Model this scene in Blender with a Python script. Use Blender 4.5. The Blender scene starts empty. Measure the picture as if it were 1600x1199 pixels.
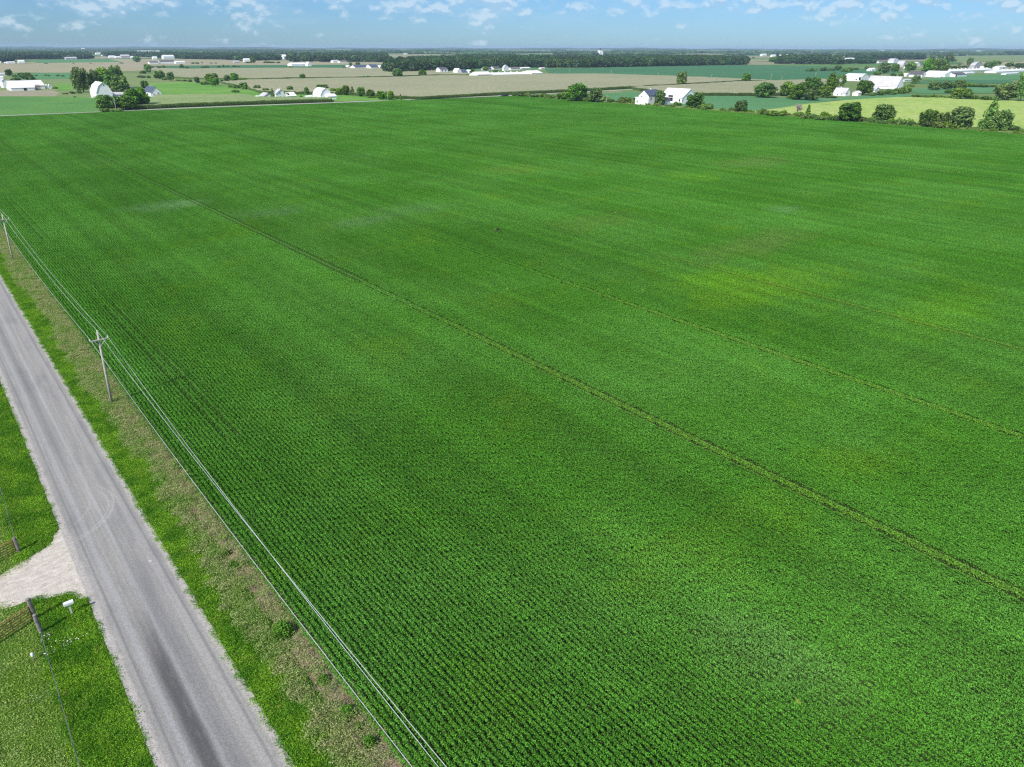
import bpy, math, random
import numpy as np
from mathutils import Vector, Matrix, Euler

random.seed(7)
rs = np.random.RandomState(11)
SC = bpy.context.scene
COL = SC.collection
R_ = math.radians

# ------------------------------------------------------------------ camera
CAM_H = 38.0
PITCH, YAW, ROLL, FPX = R_(25.35), R_(39.5), R_(0.12), 1110.0
fh = Vector((math.sin(YAW), math.cos(YAW), 0)); up0 = Vector((0, 0, 1)); r0 = fh.cross(up0)
FW = fh * math.cos(PITCH) - up0 * math.sin(PITCH)
u0 = r0.cross(FW)
RT = r0 * math.cos(ROLL) + u0 * math.sin(ROLL)
UP = u0 * math.cos(ROLL) - r0 * math.sin(ROLL)
cam_data = bpy.data.cameras.new('camera')
cam = bpy.data.objects.new('camera', cam_data); COL.objects.link(cam)
m = Matrix((RT, UP, -FW)).transposed().to_4x4(); m.translation = Vector((0, 0, CAM_H))
cam.matrix_world = m
cam_data.sensor_width = 36.0; cam_data.lens = 36.0 * FPX / 1600.0
cam_data.clip_start = 0.5; cam_data.clip_end = 60000
SC.camera = cam

# ------------------------------------------------------------------ light
SUN_EL = R_(43); SHADOW_AZ = R_(16)          # shadows fall towards +X, turned 16 deg to +Y
sdir = Vector((-math.cos(SHADOW_AZ) * math.cos(SUN_EL), -math.sin(SHADOW_AZ) * math.cos(SUN_EL), math.sin(SUN_EL)))
sd = bpy.data.lights.new('sun', 'SUN'); sd.energy = 4.6; sd.angle = R_(0.53); sd.color = (1.0, 0.96, 0.90)
sun = bpy.data.objects.new('sun', sd); COL.objects.link(sun)
sun.rotation_euler = sdir.to_track_quat('Z', 'Y').to_euler()
W = bpy.data.worlds.new('World'); SC.world = W; W.use_nodes = True
SC.view_settings.view_transform = 'Standard'; SC.view_settings.look = 'None'
SC.view_settings.exposure = 0.30; SC.view_settings.gamma = 1.0; SC.view_settings.use_curve_mapping = False
SC.render.engine = 'CYCLES'
SC.cycles.use_denoising = False
SC.cycles.max_bounces = 5; SC.cycles.diffuse_bounces = 3; SC.cycles.glossy_bounces = 2
SC.cycles.transmission_bounces = 4; SC.cycles.volume_bounces = 0; SC.cycles.transparent_max_bounces = 4
SC.cycles.sample_clamp_indirect = 4.0
SC.cycles.pixel_filter_type = 'BLACKMAN_HARRIS'; SC.cycles.filter_width = 1.3


class NT:
    """small helper for node trees"""
    def __init__(s, tree): s.t = tree; s.t.nodes.clear()
    def n(s, typ, **kw):
        o = s.t.nodes.new(typ)
        for k, v in kw.items():
            if k.startswith('i_'):
                key = k[2:]; key = int(key) if key.isdigit() else key.replace('_', ' ')
                if hasattr(v, 'is_output') or isinstance(v, bpy.types.NodeSocket): s.t.links.new(v, o.inputs[key])
                else: o.inputs[key].default_value = v
            else: setattr(o, k, v)
        return o
    def l(s, a, b): s.t.links.new(a, b)
    def math(s, op, a, b=None, c=None, clamp=False):
        o = s.t.nodes.new('ShaderNodeMath'); o.operation = op; o.use_clamp = clamp
        for i, v in enumerate((a, b, c)):
            if v is None: continue
            if isinstance(v, bpy.types.NodeSocket): s.t.links.new(v, o.inputs[i])
            else: o.inputs[i].default_value = v
        return o.outputs[0]
    def vmath(s, op, a, b=None):
        o = s.t.nodes.new('ShaderNodeVectorMath'); o.operation = op
        for i, v in enumerate((a, b)):
            if v is None: continue
            if isinstance(v, bpy.types.NodeSocket): s.t.links.new(v, o.inputs[i])
            else: o.inputs[i].default_value = v
        return o.outputs[0]
    def mix(s, f, a, b, blend='MIX'):
        o = s.t.nodes.new('ShaderNodeMix'); o.data_type = 'RGBA'; o.blend_type = blend
        for k, v in ((0, f), (6, a), (7, b)):
            if isinstance(v, bpy.types.NodeSocket): s.t.links.new(v, o.inputs[k])
            elif k == 0: o.inputs[k].default_value = v
            else: o.inputs[k].default_value = (*v, 1) if len(v) == 3 else v
        return o.outputs[2]
    def noise(s, vec, scale, detail=3, rough=0.5, fac=True):
        o = s.t.nodes.new('ShaderNodeTexNoise'); o.inputs['Scale'].default_value = scale
        o.inputs['Detail'].default_value = detail; o.inputs['Roughness'].default_value = rough
        if vec is not None: s.t.links.new(vec, o.inputs['Vector'])
        return o.outputs[0] if fac else o.outputs[1]
    def ramp(s, f, lo, hi, a=0.0, b=1.0):
        o = s.t.nodes.new('ShaderNodeMapRange'); o.interpolation_type = 'SMOOTHSTEP'
        s.t.links.new(f, o.inputs[0])
        for i, v in enumerate((lo, hi, a, b)): o.inputs[i + 1].default_value = v
        return o.outputs[0]
    def scale(s, vec, v):
        o = s.t.nodes.new('ShaderNodeVectorMath'); o.operation = 'MULTIPLY'
        s.t.links.new(vec, o.inputs[0]); o.inputs[1].default_value = v
        return o.outputs[0]


# sky: Nishita, with small fair-weather cumulus mixed in
wt = NT(W.node_tree)
sky = wt.n('ShaderNodeTexSky', sky_type='NISHITA'); sky.sun_disc = False
sky.sun_elevation = SUN_EL; sky.sun_rotation = math.atan2(sdir.x, sdir.y)
sky.altitude = 200; sky.air_density = 1.0; sky.dust_density = 0.25; sky.ozone_density = 3.0
tc = wt.n('ShaderNodeTexCoord').outputs['Generated']
sx = wt.n('ShaderNodeSeparateXYZ', i_0=tc)
v1 = wt.scale(tc, (1, 1, 1.8))
base = wt.noise(v1, 34, 6, 0.55); big = wt.noise(wt.scale(tc, (1, 1, 2.2)), 7, 3, 0.55)
dens = wt.math('ADD', wt.math('MULTIPLY', base, 0.64), wt.math('MULTIPLY', big, 0.36))
dens = wt.math('ADD', dens, wt.ramp(sx.outputs[2], 0.012, 0.055, -0.07, 0.03))
cm = wt.ramp(dens, 0.480, 0.60)
veil = wt.ramp(wt.noise(wt.scale(tc, (1, 1, 4)), 12, 4, 0.6), 0.4, 0.75, 0.0, 0.25)
up_n = wt.noise(wt.vmath('ADD', v1, Vector((0, 0, 0.009))), 34, 6, 0.55)
lit = wt.ramp(wt.math('SUBTRACT', base, up_n), -0.03, 0.06)
ccol = wt.mix(lit, (3.9, 5.9, 7.9), (6.6, 7.9, 9.0))
skyc = wt.mix(wt.ramp(sx.outputs[2], 0.06, 0.40, 1.0, 0.0), sky.outputs[0], wt.mix(1.0, sky.outputs[0], (0.43, 0.70, 1.12), 'MULTIPLY'))
SKYMIX = wt.mix(wt.math('MULTIPLY', veil, wt.ramp(sx.outputs[2], 0.0, 0.05)), skyc, (5.2, 7.0, 8.6))
SKYMIX = wt.mix(wt.math('MULTIPLY', cm, 0.60), SKYMIX, ccol)
bg = wt.n('ShaderNodeBackground', i_Color=SKYMIX, i_Strength=0.085)
wo = wt.n('ShaderNodeOutputWorld'); wt.l(bg.outputs[0], wo.inputs[0])


# ------------------------------------------------------------------ geometry of the view
def ray(px, py):
    return RT * (px - 800) + UP * (599.5 - py) + FW * FPX

def at(px, py, z=0.0):
    d = ray(px, py); t = (z - CAM_H) / d.z
    return Vector((d.x * t, d.y * t, z))

def proj(p):
    q = Vector(p) - Vector((0, 0, CAM_H)); d = q.dot(FW)
    return 800 + FPX * q.dot(RT) / d, 599.5 - FPX * q.dot(UP) / d

def solve_z(p, py):
    lo, hi = 0.0, 120.0
    for _ in range(40):
        mid = (lo + hi) / 2
        if proj((p[0], p[1], mid))[1] > py: lo = mid
        else: hi = mid
    return lo

def solve_len(p, d, px):
    lo, hi = 0.5, 400.0
    s = 1 if proj(Vector(p) + Vector(d) * 10)[0] > proj(p)[0] else -1
    for _ in range(40):
        mid = (lo + hi) / 2
        if s * (proj(Vector(p) + Vector(d) * mid)[0] - px) < 0: lo = mid
        else: hi = mid
    return lo


# ------------------------------------------------------------------ object helpers
def tag(o, label=None, cat=None, group=None, kind=None):
    if label: o['label'] = label
    if cat: o['category'] = cat
    if group: o['group'] = group
    if kind: o['kind'] = kind
    return o

def empty(name, loc, rz=0):
    o = bpy.data.objects.new(name, None); COL.objects.link(o)
    o.empty_display_size = 0.5; o.location = loc; o.rotation_euler = (0, 0, rz)
    return o

def link(name, me, parent=None, loc=None):
    o = bpy.data.objects.new(name, me); COL.objects.link(o)
    if parent: o.parent = parent
    if loc is not None: o.location = loc
    return o

def mesh(name, verts, faces, mat=None, mats=None, fm=None, smooth=False):
    me = bpy.data.meshes.new(name); me.from_pydata([tuple(v) for v in verts], [], faces)
    if mat: me.materials.append(mat)
    for q in (mats or []): me.materials.append(q)
    if fm: me.polygons.foreach_set('material_index', fm)
    if smooth: me.polygons.foreach_set('use_smooth', [True] * len(me.polygons))
    me.update(); return me

class MB:
    def __init__(s): s.v = []; s.f = []
    def box(s, x0, x1, y0, y1, z0, z1):
        b = len(s.v)
        s.v += [(x0, y0, z0), (x1, y0, z0), (x1, y1, z0), (x0, y1, z0), (x0, y0, z1), (x1, y0, z1), (x1, y1, z1), (x0, y1, z1)]
        s.f += [tuple(b + i for i in q) for q in ((3, 2, 1, 0), (4, 5, 6, 7), (0, 1, 5, 4), (1, 2, 6, 5), (2, 3, 7, 6), (3, 0, 4, 7))]
        return s
    def tube(s, pts, r, n=6, cap=True):
        rr = r if isinstance(r, (list, tuple)) else [r] * len(pts)
        pts = [Vector(p) for p in pts]; b = len(s.v)
        for i, p in enumerate(pts):
            d = (pts[min(i + 1, len(pts) - 1)] - pts[max(i - 1, 0)]).normalized()
            a = d.orthogonal().normalized() if abs(d.z) < .9 else d.cross(Vector((0, 1, 0))).normalized()
            c = d.cross(a)
            for k in range(n):
                t = 2 * math.pi * k / n
                s.v.append(tuple(p + (a * math.cos(t) + c * math.sin(t)) * rr[i]))
        for i in range(len(pts) - 1):
            for k in range(n):
                s.f.append((b + i * n + k, b + i * n + (k + 1) % n, b + (i + 1) * n + (k + 1) % n, b + (i + 1) * n + k))
        if cap:
            s.f.append(tuple(b + k for k in range(n))[::-1]); s.f.append(tuple(b + (len(pts) - 1) * n + k for k in range(n)))
        return s
    def prism(s, prof, y0, y1):           # prof: (x,z) list, closed
        b = len(s.v); n = len(prof)
        s.v += [(x, y0, z) for x, z in prof] + [(x, y1, z) for x, z in prof]
        s.f.append(tuple(b + i for i in range(n))); s.f.append(tuple(b + n + i for i in range(n))[::-1])
        for i in range(n):
            j = (i + 1) % n
            s.f.append((b + i, b + n + i, b + n + j, b + j))
        return s
    def ell(s, c, r, nu=10, nv=6):
        b = len(s.v)
        for i in range(nv + 1):
            t = math.pi * i / nv
            for k in range(nu):
                a = 2 * math.pi * k / nu
                s.v.append((c[0] + r[0] * math.sin(t) * math.cos(a), c[1] + r[1] * math.sin(t) * math.sin(a), c[2] + r[2] * math.cos(t)))
        for i in range(nv):
            for k in range(nu):
                s.f.append((b + i * nu + k, b + (i + 1) * nu + k, b + (i + 1) * nu + (k + 1) % nu, b + i * nu + (k + 1) % nu))
        return s
    def build(s, name, mat, parent=None, loc=None, smooth=False):
        return link(name, mesh(name, s.v, s.f, mat, smooth=smooth), parent, loc)


# ------------------------------------------------------------------ materials
def new_mat(name):
    mt = bpy.data.materials.new(name); mt.use_nodes = True
    return mt, NT(mt.node_tree)

def surf(t, col, rough=0.8, spec=0.2, bump=None, bstr=0.3, bdist=0.05, trans=None, metal=0.0):
    p = t.n('ShaderNodeBsdfPrincipled')
    if isinstance(col, bpy.types.NodeSocket): t.l(col, p.inputs['Base Color'])
    else: p.inputs['Base Color'].default_value = (*col, 1)
    p.inputs['Roughness'].default_value = rough; p.inputs['Specular IOR Level'].default_value = spec
    p.inputs['Metallic'].default_value = metal
    if bump is not None:
        b = t.n('ShaderNodeBump', i_Strength=bstr, i_Distance=bdist, i_Height=bump); t.l(b.outputs[0], p.inputs['Normal'])
    out = p.outputs[0]
    if trans:
        tr = t.n('ShaderNodeBsdfTranslucent')
        if isinstance(col, bpy.types.NodeSocket): t.l(t.mix(1.0, col, (1.25, 1.3, 0.6), 'MULTIPLY'), tr.inputs[0])
        else: tr.inputs[0].default_value = (*col, 1)
        ms = t.n('ShaderNodeMixShader'); ms.inputs[0].default_value = trans
        t.l(out, ms.inputs[1]); t.l(tr.outputs[0], ms.inputs[2]); out = ms.outputs[0]
    o = t.n('ShaderNodeOutputMaterial'); t.l(out, o.inputs[0])

def pos(t): return t.n('ShaderNodeNewGeometry').outputs['Position']

def flat_mat(name, c, rough=0.7, var=0.12, scale=1.0, spec=0.25, metal=0.0):
    mt, t = new_mat(name); p = pos(t)
    n = t.noise(p, scale, 4, 0.6)
    f = t.ramp(n, 0.3, 0.7)
    col = t.mix(f, tuple(x * (1 - var) for x in c), tuple(min(1, x * (1 + var)) for x in c))
    surf(t, col, rough, spec, metal=metal); return mt

def ground_mat(name, ca, cb, cc=None, s1=0.02, s2=0.6, bump=0.5, bdist=0.15, stretch=(1, 1, 1), f3=0.4):
    """three tones blended by noise of two sizes"""
    mt, t = new_mat(name); p = t.scale(pos(t), stretch)
    f1 = t.ramp(t.noise(p, s1, 4, 0.6), 0.35, 0.65)
    n2 = t.noise(p, s2, 5, 0.65); f2 = t.ramp(n2, 0.3, 0.7)
    col = t.mix(f1, ca, cb)
    if cc: col = t.mix(t.math('MULTIPLY', t.ramp(t.noise(p, s1 * 3.1, 3, 0.6), 0.5, 0.7), f3), col, cc)
    col = t.mix(1.0, col, t.mix(f2, (0.78, 0.78, 0.78), (1.2, 1.2, 1.2)), 'MULTIPLY')
    surf(t, col, 0.95, 0.05, bump=n2, bstr=bump, bdist=bdist); return mt

def leaf_mat(name, ca, cb, cc=None, s1=0.05, rnd=0.5, trans=0.3, obj=0.0, rough=0.6, spec=0.15, spots=(), rows=False):
    """foliage: tone per leaf (random per island), per region (world noise) and per plant"""
    mt, t = new_mat(name)
    g = t.n('ShaderNodeNewGeometry'); p = g.outputs['Position']; ri = g.outputs['Random Per Island']
    f1 = t.ramp(t.noise(p, s1, 3, 0.6), 0.36, 0.64)
    col = t.mix(f1, ca, cb)
    if cc:
        col = t.mix(t.math('MULTIPLY', t.ramp(t.noise(t.vmath('ADD', p, Vector((431, 97, 0))), s1 * 2.3, 3, 0.55), 0.52, 0.76), 0.5), col, cc)
    for (cx, cy, rx, ry, c, amt) in spots:
        c = tuple(min(1, k * 1.45) for k in c)          # patches of plants of another colour
        q = t.vmath('MULTIPLY', t.vmath('SUBTRACT', p, Vector((cx, cy, 0))), Vector((1 / rx, 1 / ry, 0)))
        ln = t.n('ShaderNodeVectorMath', operation='LENGTH'); t.l(q, ln.inputs[0])
        d = t.math('ADD', ln.outputs['Value'], t.math('MULTIPLY', t.math('SUBTRACT', t.noise(p, 0.12, 4, 0.6), 0.5), 1.6))
        col = t.mix(t.ramp(d, 1.0, 0.15, 0.0, amt), col, c)
    if rows:                                        # drill passes: long streaks of slightly different vigour
        pass_n = t.noise(t.scale(p, (1.0, 0.015, 0)), 0.22, 4, 0.7); wide = t.noise(t.scale(p, (1.0, 0.25, 0)), 0.022, 4, 0.6)
        k1 = t.ramp(pass_n, 0.3, 0.7, 0.84, 1.16); k2 = t.ramp(wide, 0.3, 0.7, 0.92, 1.08)
        kk = t.math('MULTIPLY', k1, k2); c3 = t.n('ShaderNodeCombineColor')
        for i_ in range(3): t.l(kk, c3.inputs[i_])
        col = t.mix(1.0, col, c3.outputs[0], 'MULTIPLY')
        for tx in (56.8, 84.6, 112.2):     # wheel-damaged rows carry yellower leaves
            dx_ = t.math('ABSOLUTE', t.math('SUBTRACT', t.n('ShaderNodeSeparateXYZ', i_0=p).outputs[0], tx))
            yy_ = t.n('ShaderNodeSeparateXYZ', i_0=p).outputs[1]
            col = t.mix(t.math('MULTIPLY', t.ramp(dx_, 1.2, 0.4, 0, 0.30), t.ramp(yy_, 110, 60)), col, (0.22, 0.33, 0.04))
    hi = t.ramp(ri, 0.0, 1.0, 1 - rnd, 1 + rnd)
    cmb = t.n('ShaderNodeCombineColor'); 
    t.l(hi, cmb.inputs[0]); t.l(hi, cmb.inputs[1]); t.l(hi, cmb.inputs[2])
    col = t.mix(1.0, col, cmb.outputs[0], 'MULTIPLY')
    if obj:
        oi = t.n('ShaderNodeObjectInfo').outputs['Random']
        hs = t.n('ShaderNodeHueSaturation'); t.l(col, hs.inputs['Color'])
        t.l(t.math('ADD', 0.5 - 0.02 * obj, t.math('MULTIPLY', oi, 0.035 * obj)), hs.inputs['Hue'])
        o2 = t.math('FRACT', t.math('MULTIPLY', oi, 7.13))
        t.l(t.math('ADD', 1 - 0.3 * obj, t.math('MULTIPLY', o2, 0.65 * obj)), hs.inputs['Value'])
        o3 = t.math('FRACT', t.math('MULTIPLY', oi, 13.7))
        t.l(t.math('ADD', 0.8, t.math('MULTIPLY', o3, 0.3)), hs.inputs['Saturation'])
        col = hs.outputs[0]
    surf(t, col, rough, spec, trans=trans); return mt

YG = (0.13, 0.30, 0.012)
spots = []
for (px, py, rx, ry, c, a) in ((1200, 452, 26, 10, (0.16, 0.31, 0.012), 0.42), (1110, 440, 16, 8, YG, 0.5), (800, 267, 18, 14, (0.13, 0.22, 0.03), 0.45), (1080, 278, 16, 12, YG, 0.35),
        (1180, 385, 30, 9, (0.13, 0.20, 0.05), 0.5), (250, 325, 13, 11, (0.12, 0.25, 0.09), 0.6), (290, 322, 9, 7, (0.14, 0.28, 0.11), 0.5), (420, 335, 14, 9, (0.11, 0.22, 0.08), 0.5), (560, 350, 12, 7, (0.12, 0.24, 0.09), 0.5),
        (1225, 330, 8, 6, (0.11, 0.23, 0.08), 0.6), (1200, 1030, 5, 7, (0.12, 0.22, 0.07), 0.35), (1180, 255, 26, 14, (0.13, 0.2, 0.05), 0.5), (1480, 490, 22, 8, YG, 0.4), (640, 330, 16, 9, (0.12, 0.24, 0.08), 0.4), (930, 350, 20, 10, (0.12, 0.20, 0.04), 0.35)):
    p = at(px, py); spots.append((p.x, p.y, rx, ry, c, a))

M = {}
M['soy'] = leaf_mat('soybean_leaf', (0.084, 0.265, 0.022), (0.114, 0.320, 0.042), (0.150, 0.320, 0.020), s1=0.03, rnd=0.45, trans=0.25, spots=spots, rough=0.6, spec=0.12, rows=True)
M['grass'] = leaf_mat('verge_grass_blade', (0.095, 0.26, 0.014), (0.21, 0.41, 0.026), (0.28, 0.36, 0.06), s1=0.35, rnd=0.4, trans=0.3)
M['pasture'] = leaf_mat('pasture_grass_blade', (0.24, 0.38, 0.06), (0.32, 0.44, 0.12), (0.42, 0.48, 0.22), s1=0.25, rnd=0.35, trans=0.3)
M['weed'] = leaf_mat('dry_weed_stalk', (0.24, 0.36, 0.09), (0.37, 0.39, 0.18), (0.17, 0.35, 0.05), s1=0.5, rnd=0.4, trans=0.25)
M['bush'] = leaf_mat('weed_leaf', (0.07, 0.20, 0.015), (0.12, 0.26, 0.03), s1=1.0, rnd=0.4, trans=0.3)
M['tree'] = leaf_mat('tree_leaf', (0.080, 0.175, 0.022), (0.140, 0.260, 0.032), (0.21, 0.31, 0.045), s1=0.12, rnd=0.6, trans=0.2, obj=1.0)
M['wood'] = leaf_mat('far_wood_leaf', (0.034, 0.080, 0.024), (0.055, 0.115, 0.030), s1=0.01, rnd=0.5, trans=0.15, obj=1.3)
M['dead'] = flat_mat('bare_branch', (0.36, 0.31, 0.27), 0.9)
M['bark'] = flat_mat('bark', (0.10, 0.08, 0.06), 0.9, 0.3, 4)
M['corn'] = leaf_mat('corn_leaf', (0.09, 0.16, 0.035), (0.12, 0.19, 0.05), (0.28, 0.26, 0.12), s1=0.2, rnd=0.4, trans=0.25)
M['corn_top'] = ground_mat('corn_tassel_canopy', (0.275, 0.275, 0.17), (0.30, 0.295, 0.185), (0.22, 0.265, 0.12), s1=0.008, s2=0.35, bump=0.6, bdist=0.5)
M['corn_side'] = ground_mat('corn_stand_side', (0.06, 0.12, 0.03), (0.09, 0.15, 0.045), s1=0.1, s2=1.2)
M['white'] = flat_mat('white_paint', (0.82, 0.83, 0.85), 0.55, 0.04, 0.5)
M['offwhite'] = flat_mat('weathered_white_paint', (0.66, 0.65, 0.64), 0.7, 0.1, 0.6)
M['pinkwhite'] = flat_mat('cream_paint', (0.76, 0.70, 0.68), 0.7, 0.08, 0.6)
M['tanwall'] = flat_mat('tan_siding', (0.50, 0.42, 0.32), 0.7, 0.1)
M['greywall'] = flat_mat('grey_siding', (0.42, 0.42, 0.44), 0.7, 0.1)
M['whitemetal'] = flat_mat('white_metal_roof', (0.80, 0.79, 0.80), 0.4, 0.04, 0.3, spec=0.4)
M['greymetal'] = flat_mat('galvanised_roof', (0.50, 0.48, 0.50), 0.45, 0.1, 0.2, spec=0.4)
M['slate'] = flat_mat('blue_grey_shingle', (0.075, 0.095, 0.15), 0.8, 0.2, 1.5)
M['darkroof'] = flat_mat('dark_shingle', (0.10, 0.09, 0.11), 0.8, 0.2, 1.5)
M['brownroof'] = flat_mat('brown_shingle', (0.17, 0.14, 0.13), 0.8, 0.2, 1.5)
M['dark'] = flat_mat('dark_opening', (0.02, 0.02, 0.025), 0.6, 0.2)
M['glass'] = flat_mat('window_glass', (0.03, 0.035, 0.045), 0.15, 0.2, spec=0.5)
M['pole'] = flat_mat('weathered_pole_wood', (0.42, 0.38, 0.34), 0.85, 0.2, 3)
M['post'] = flat_mat('old_grey_post', (0.20, 0.18, 0.17), 0.9, 0.4, 5)
M['rust'] = flat_mat('rusty_tube', (0.36, 0.16, 0.08), 0.8, 0.3, 8)
M['wire'] = flat_mat('aluminium_wire', (0.62, 0.64, 0.66), 0.4, 0.05, 2, spec=0.5)
M['fwire'] = flat_mat('dull_fence_wire', (0.12, 0.13, 0.13), 0.6, 0.2, 2)
M['tpost'] = flat_mat('green_steel_post', (0.05, 0.12, 0.09), 0.6, 0.2, 2)
M['porc'] = flat_mat('pale_insulator', (0.75, 0.75, 0.74), 0.3, 0.05)
M['paint_dark'] = flat_mat('dark_car_paint', (0.02, 0.025, 0.035), 0.3, 0.1, spec=0.6)
M['tyre'] = flat_mat('tyre_rubber', (0.02, 0.02, 0.02), 0.9)
M['yellow'] = flat_mat('yellow_paint', (0.6, 0.4, 0.03), 0.5)
M['flower'] = flat_mat('white_petal', (0.8, 0.8, 0.76), 0.8)
M['yweed'] = leaf_mat('pale_weed_leaf', (0.25, 0.38, 0.05), (0.32, 0.44, 0.08), s1=1, rnd=0.3)

# base farmland: one square-mile grid of distant fields
mt, t = new_mat('farmland'); P = pos(t)
snap = t.n('ShaderNodeVectorMath', operation='SNAP'); t.l(P, snap.inputs[0]); snap.inputs[1].default_value = (402, 268, 1000)
wn = t.n('ShaderNodeTexWhiteNoise'); t.l(snap.outputs[0], wn.inputs['Vector'])
cr = t.n('ShaderNodeValToRGB'); t.l(wn.outputs[0], cr.inputs[0]); cr.color_ramp.interpolation = 'CONSTANT'
els = cr.color_ramp.elements; els[0].color = (0.26, 0.25, 0.15, 1); els[1].position = 0.3; els[1].color = (0.07, 0.15, 0.05, 1)
for ps, c in ((0.5, (0.14, 0.22, 0.08, 1)), (0.66, (0.30, 0.27, 0.18, 1)), (0.85, (0.09, 0.19, 0.05, 1))):
    e = els.new(ps); e.color = c
dist = t.n('ShaderNodeVectorMath', operation='LENGTH'); t.l(P, dist.inputs[0])
near = t.ramp(dist.outputs['Value'], 1400, 2300)
gn = t.ramp(t.noise(P, 0.012, 5, 0.6), 0.35, 0.65)
ncol = t.mix(gn, (0.15, 0.20, 0.075), (0.12, 0.21, 0.055))
ncol = t.mix(t.ramp(t.noise(P, 0.035, 4, 0.6), 0.5, 0.7), ncol, (0.24, 0.24, 0.13))
col = t.mix(near, ncol, cr.outputs[0])
n2 = t.noise(P, 0.5, 5, 0.6)
col = t.mix(1.0, col, t.mix(t.ramp(n2, 0.3, 0.7), (0.8, 0.8, 0.8), (1.18, 1.18, 1.18)), 'MULTIPLY')
surf(t, col, 0.95, 0.05, bump=n2, bstr=0.4, bdist=0.2); M['farmland'] = mt

# road: chip-seal with pale stone shoulders, worn wheel lines, a dark bleeding strip and turning scuffs
mt, t = new_mat('chip_seal_road'); P = pos(t); sp = t.n('ShaderNodeSeparateXYZ'); t.l(P, sp.inputs[0]); X, Y = sp.outputs[0], sp.outputs[1]
wob = t.math('MULTIPLY', t.math('SUBTRACT', t.noise(t.scale(P, (1, 0.5, 1)), 0.9, 3, 0.6), 0.5), 0.5)
Xw = t.math('ADD', X, wob)
streak = t.noise(t.scale(P, (2.6, 0.05, 1)), 1.3, 4, 0.6)
grain = t.noise(P, 12, 4, 0.85)
patch = t.noise(t.scale(P, (1, 0.25, 1)), 0.35, 3, 0.6)
asp = t.mix(t.ramp(streak, 0.3, 0.7), (0.250, 0.240, 0.228), (0.315, 0.300, 0.286))
asp = t.mix(t.ramp(patch, 0.45, 0.7, 0, 0.5), asp, (0.17, 0.168, 0.18))
def band(x0, w, amt):
    d = t.math('ABSOLUTE', t.math('SUBTRACT', X, x0))
    return t.ramp(d, w, w * 0.2, 0.0, amt)
asp = t.mix(band(3.35, 0.32, 0.55), asp, (0.33, 0.325, 0.335))
asp = t.mix(band(4.95, 0.22, 0.5), asp, (0.37, 0.365, 0.37))
asp = t.mix(band(6.75, 0.35, 0.35), asp, (0.36, 0.34, 0.34))
asp = t.mix(band(2.75, 0.15, 0.5), asp, (0.15, 0.15, 0.16))
asp = t.mix(band(7.15, 0.14, 0.5), asp, (0.16, 0.16, 0.17))
dk = t.math('MULTIPLY', band(4.28, 0.85, 0.72), t.ramp(Y, 51, 41))
dk = t.math('MULTIPLY', dk, t.ramp(t.noise(t.scale(P, (2, 0.3, 1)), 1.4, 4, 0.7), 0.0, 0.5))
asp = t.mix(dk, asp, (0.035, 0.035, 0.04))
dk2 = t.math('MULTIPLY', band(5.5, 0.9, 0.5), t.ramp(Y, 62, 50)); asp = t.mix(dk2, asp, (0.15, 0.148, 0.158))
dk3 = t.math('MULTIPLY', band(4.1, 0.5, 0.45), t.ramp(Y, 60, 85)); asp = t.mix(dk3, asp, (0.13, 0.13, 0.14))
for (cx, cy, r, w, a) in ((0.7, 66.6, 5.75, 0.16, 0.32), (0.9, 66.3, 5.1, 0.14, 0.25), (-0.6, 68.0, 5.4, 0.12, 0.2)):
    q = t.n('ShaderNodeVectorMath', operation='LENGTH'); t.l(t.vmath('SUBTRACT', P, Vector((cx, cy, 0))), q.inputs[0])
    d = t.math('ABSOLUTE', t.math('SUBTRACT', q.outputs['Value'], r))
    k = t.math('MULTIPLY', t.ramp(d, w, w * 0.3, 0, a), t.ramp(Y, 70, 67)); k = t.math('MULTIPLY', k, t.ramp(X, 2.2, 3.0))
    asp = t.mix(k, asp, (0.45, 0.43, 0.42))
sp2 = t.math('LESS_THAN', (lambda q: (t.l(t.vmath('SUBTRACT', P, Vector((6.6, 54.4, 0))), q.inputs[0]), q.outputs['Value'])[1])(t.n('ShaderNodeVectorMath', operation='LENGTH')), 0.13)
asp = t.mix(sp2, asp, (0.45, 0.45, 0.44))
sh = t.mix(t.ramp(t.noise(P, 3.0, 4, 0.7), 0.3, 0.7), (0.34, 0.315, 0.295), (0.42, 0.39, 0.37))
e1 = t.ramp(Xw, 2.45, 2.05); e2 = t.ramp(Xw, 7.4, 7.75)
col = t.mix(t.math('MAXIMUM', e1, e2), asp, sh)
col = t.mix(1.0, col, t.mix(t.ramp(grain, 0.25, 0.75), (0.62, 0.62, 0.62), (1.34, 1.34, 1.34)), 'MULTIPLY')
surf(t, col, 0.9, 0.15, bump=grain, bstr=0.5, bdist=0.02); M['road'] = mt
mt, t = new_mat('pale_limestone_gravel'); P = pos(t)
g1 = t.noise(t.scale(P, (1, 2.2, 1)), 1.1, 5, 0.7); g2 = t.noise(P, 7, 4, 0.8)
col = t.mix(t.ramp(g1, 0.3, 0.7), (0.42, 0.37, 0.32), (0.60, 0.545, 0.49))
col = t.mix(1.0, col, t.mix(t.ramp(g2, 0.25, 0.75), (0.75, 0.75, 0.75), (1.2, 1.2, 1.2)), 'MULTIPLY')
surf(t, col, 0.95, 0.1, bump=g2, bstr=0.8, bdist=0.04); M['gravel'] = mt
M['soil'] = ground_mat('bare_soil', (0.20, 0.145, 0.105), (0.32, 0.24, 0.18), (0.10, 0.08, 0.05), s1=0.6, s2=5, bump=1.0, bdist=0.05)
M['turf'] = ground_mat('turf', (0.05, 0.12, 0.012), (0.07, 0.15, 0.018), (0.10, 0.14, 0.03), s1=0.4, s2=4, bump=1, bdist=0.05)
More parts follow.
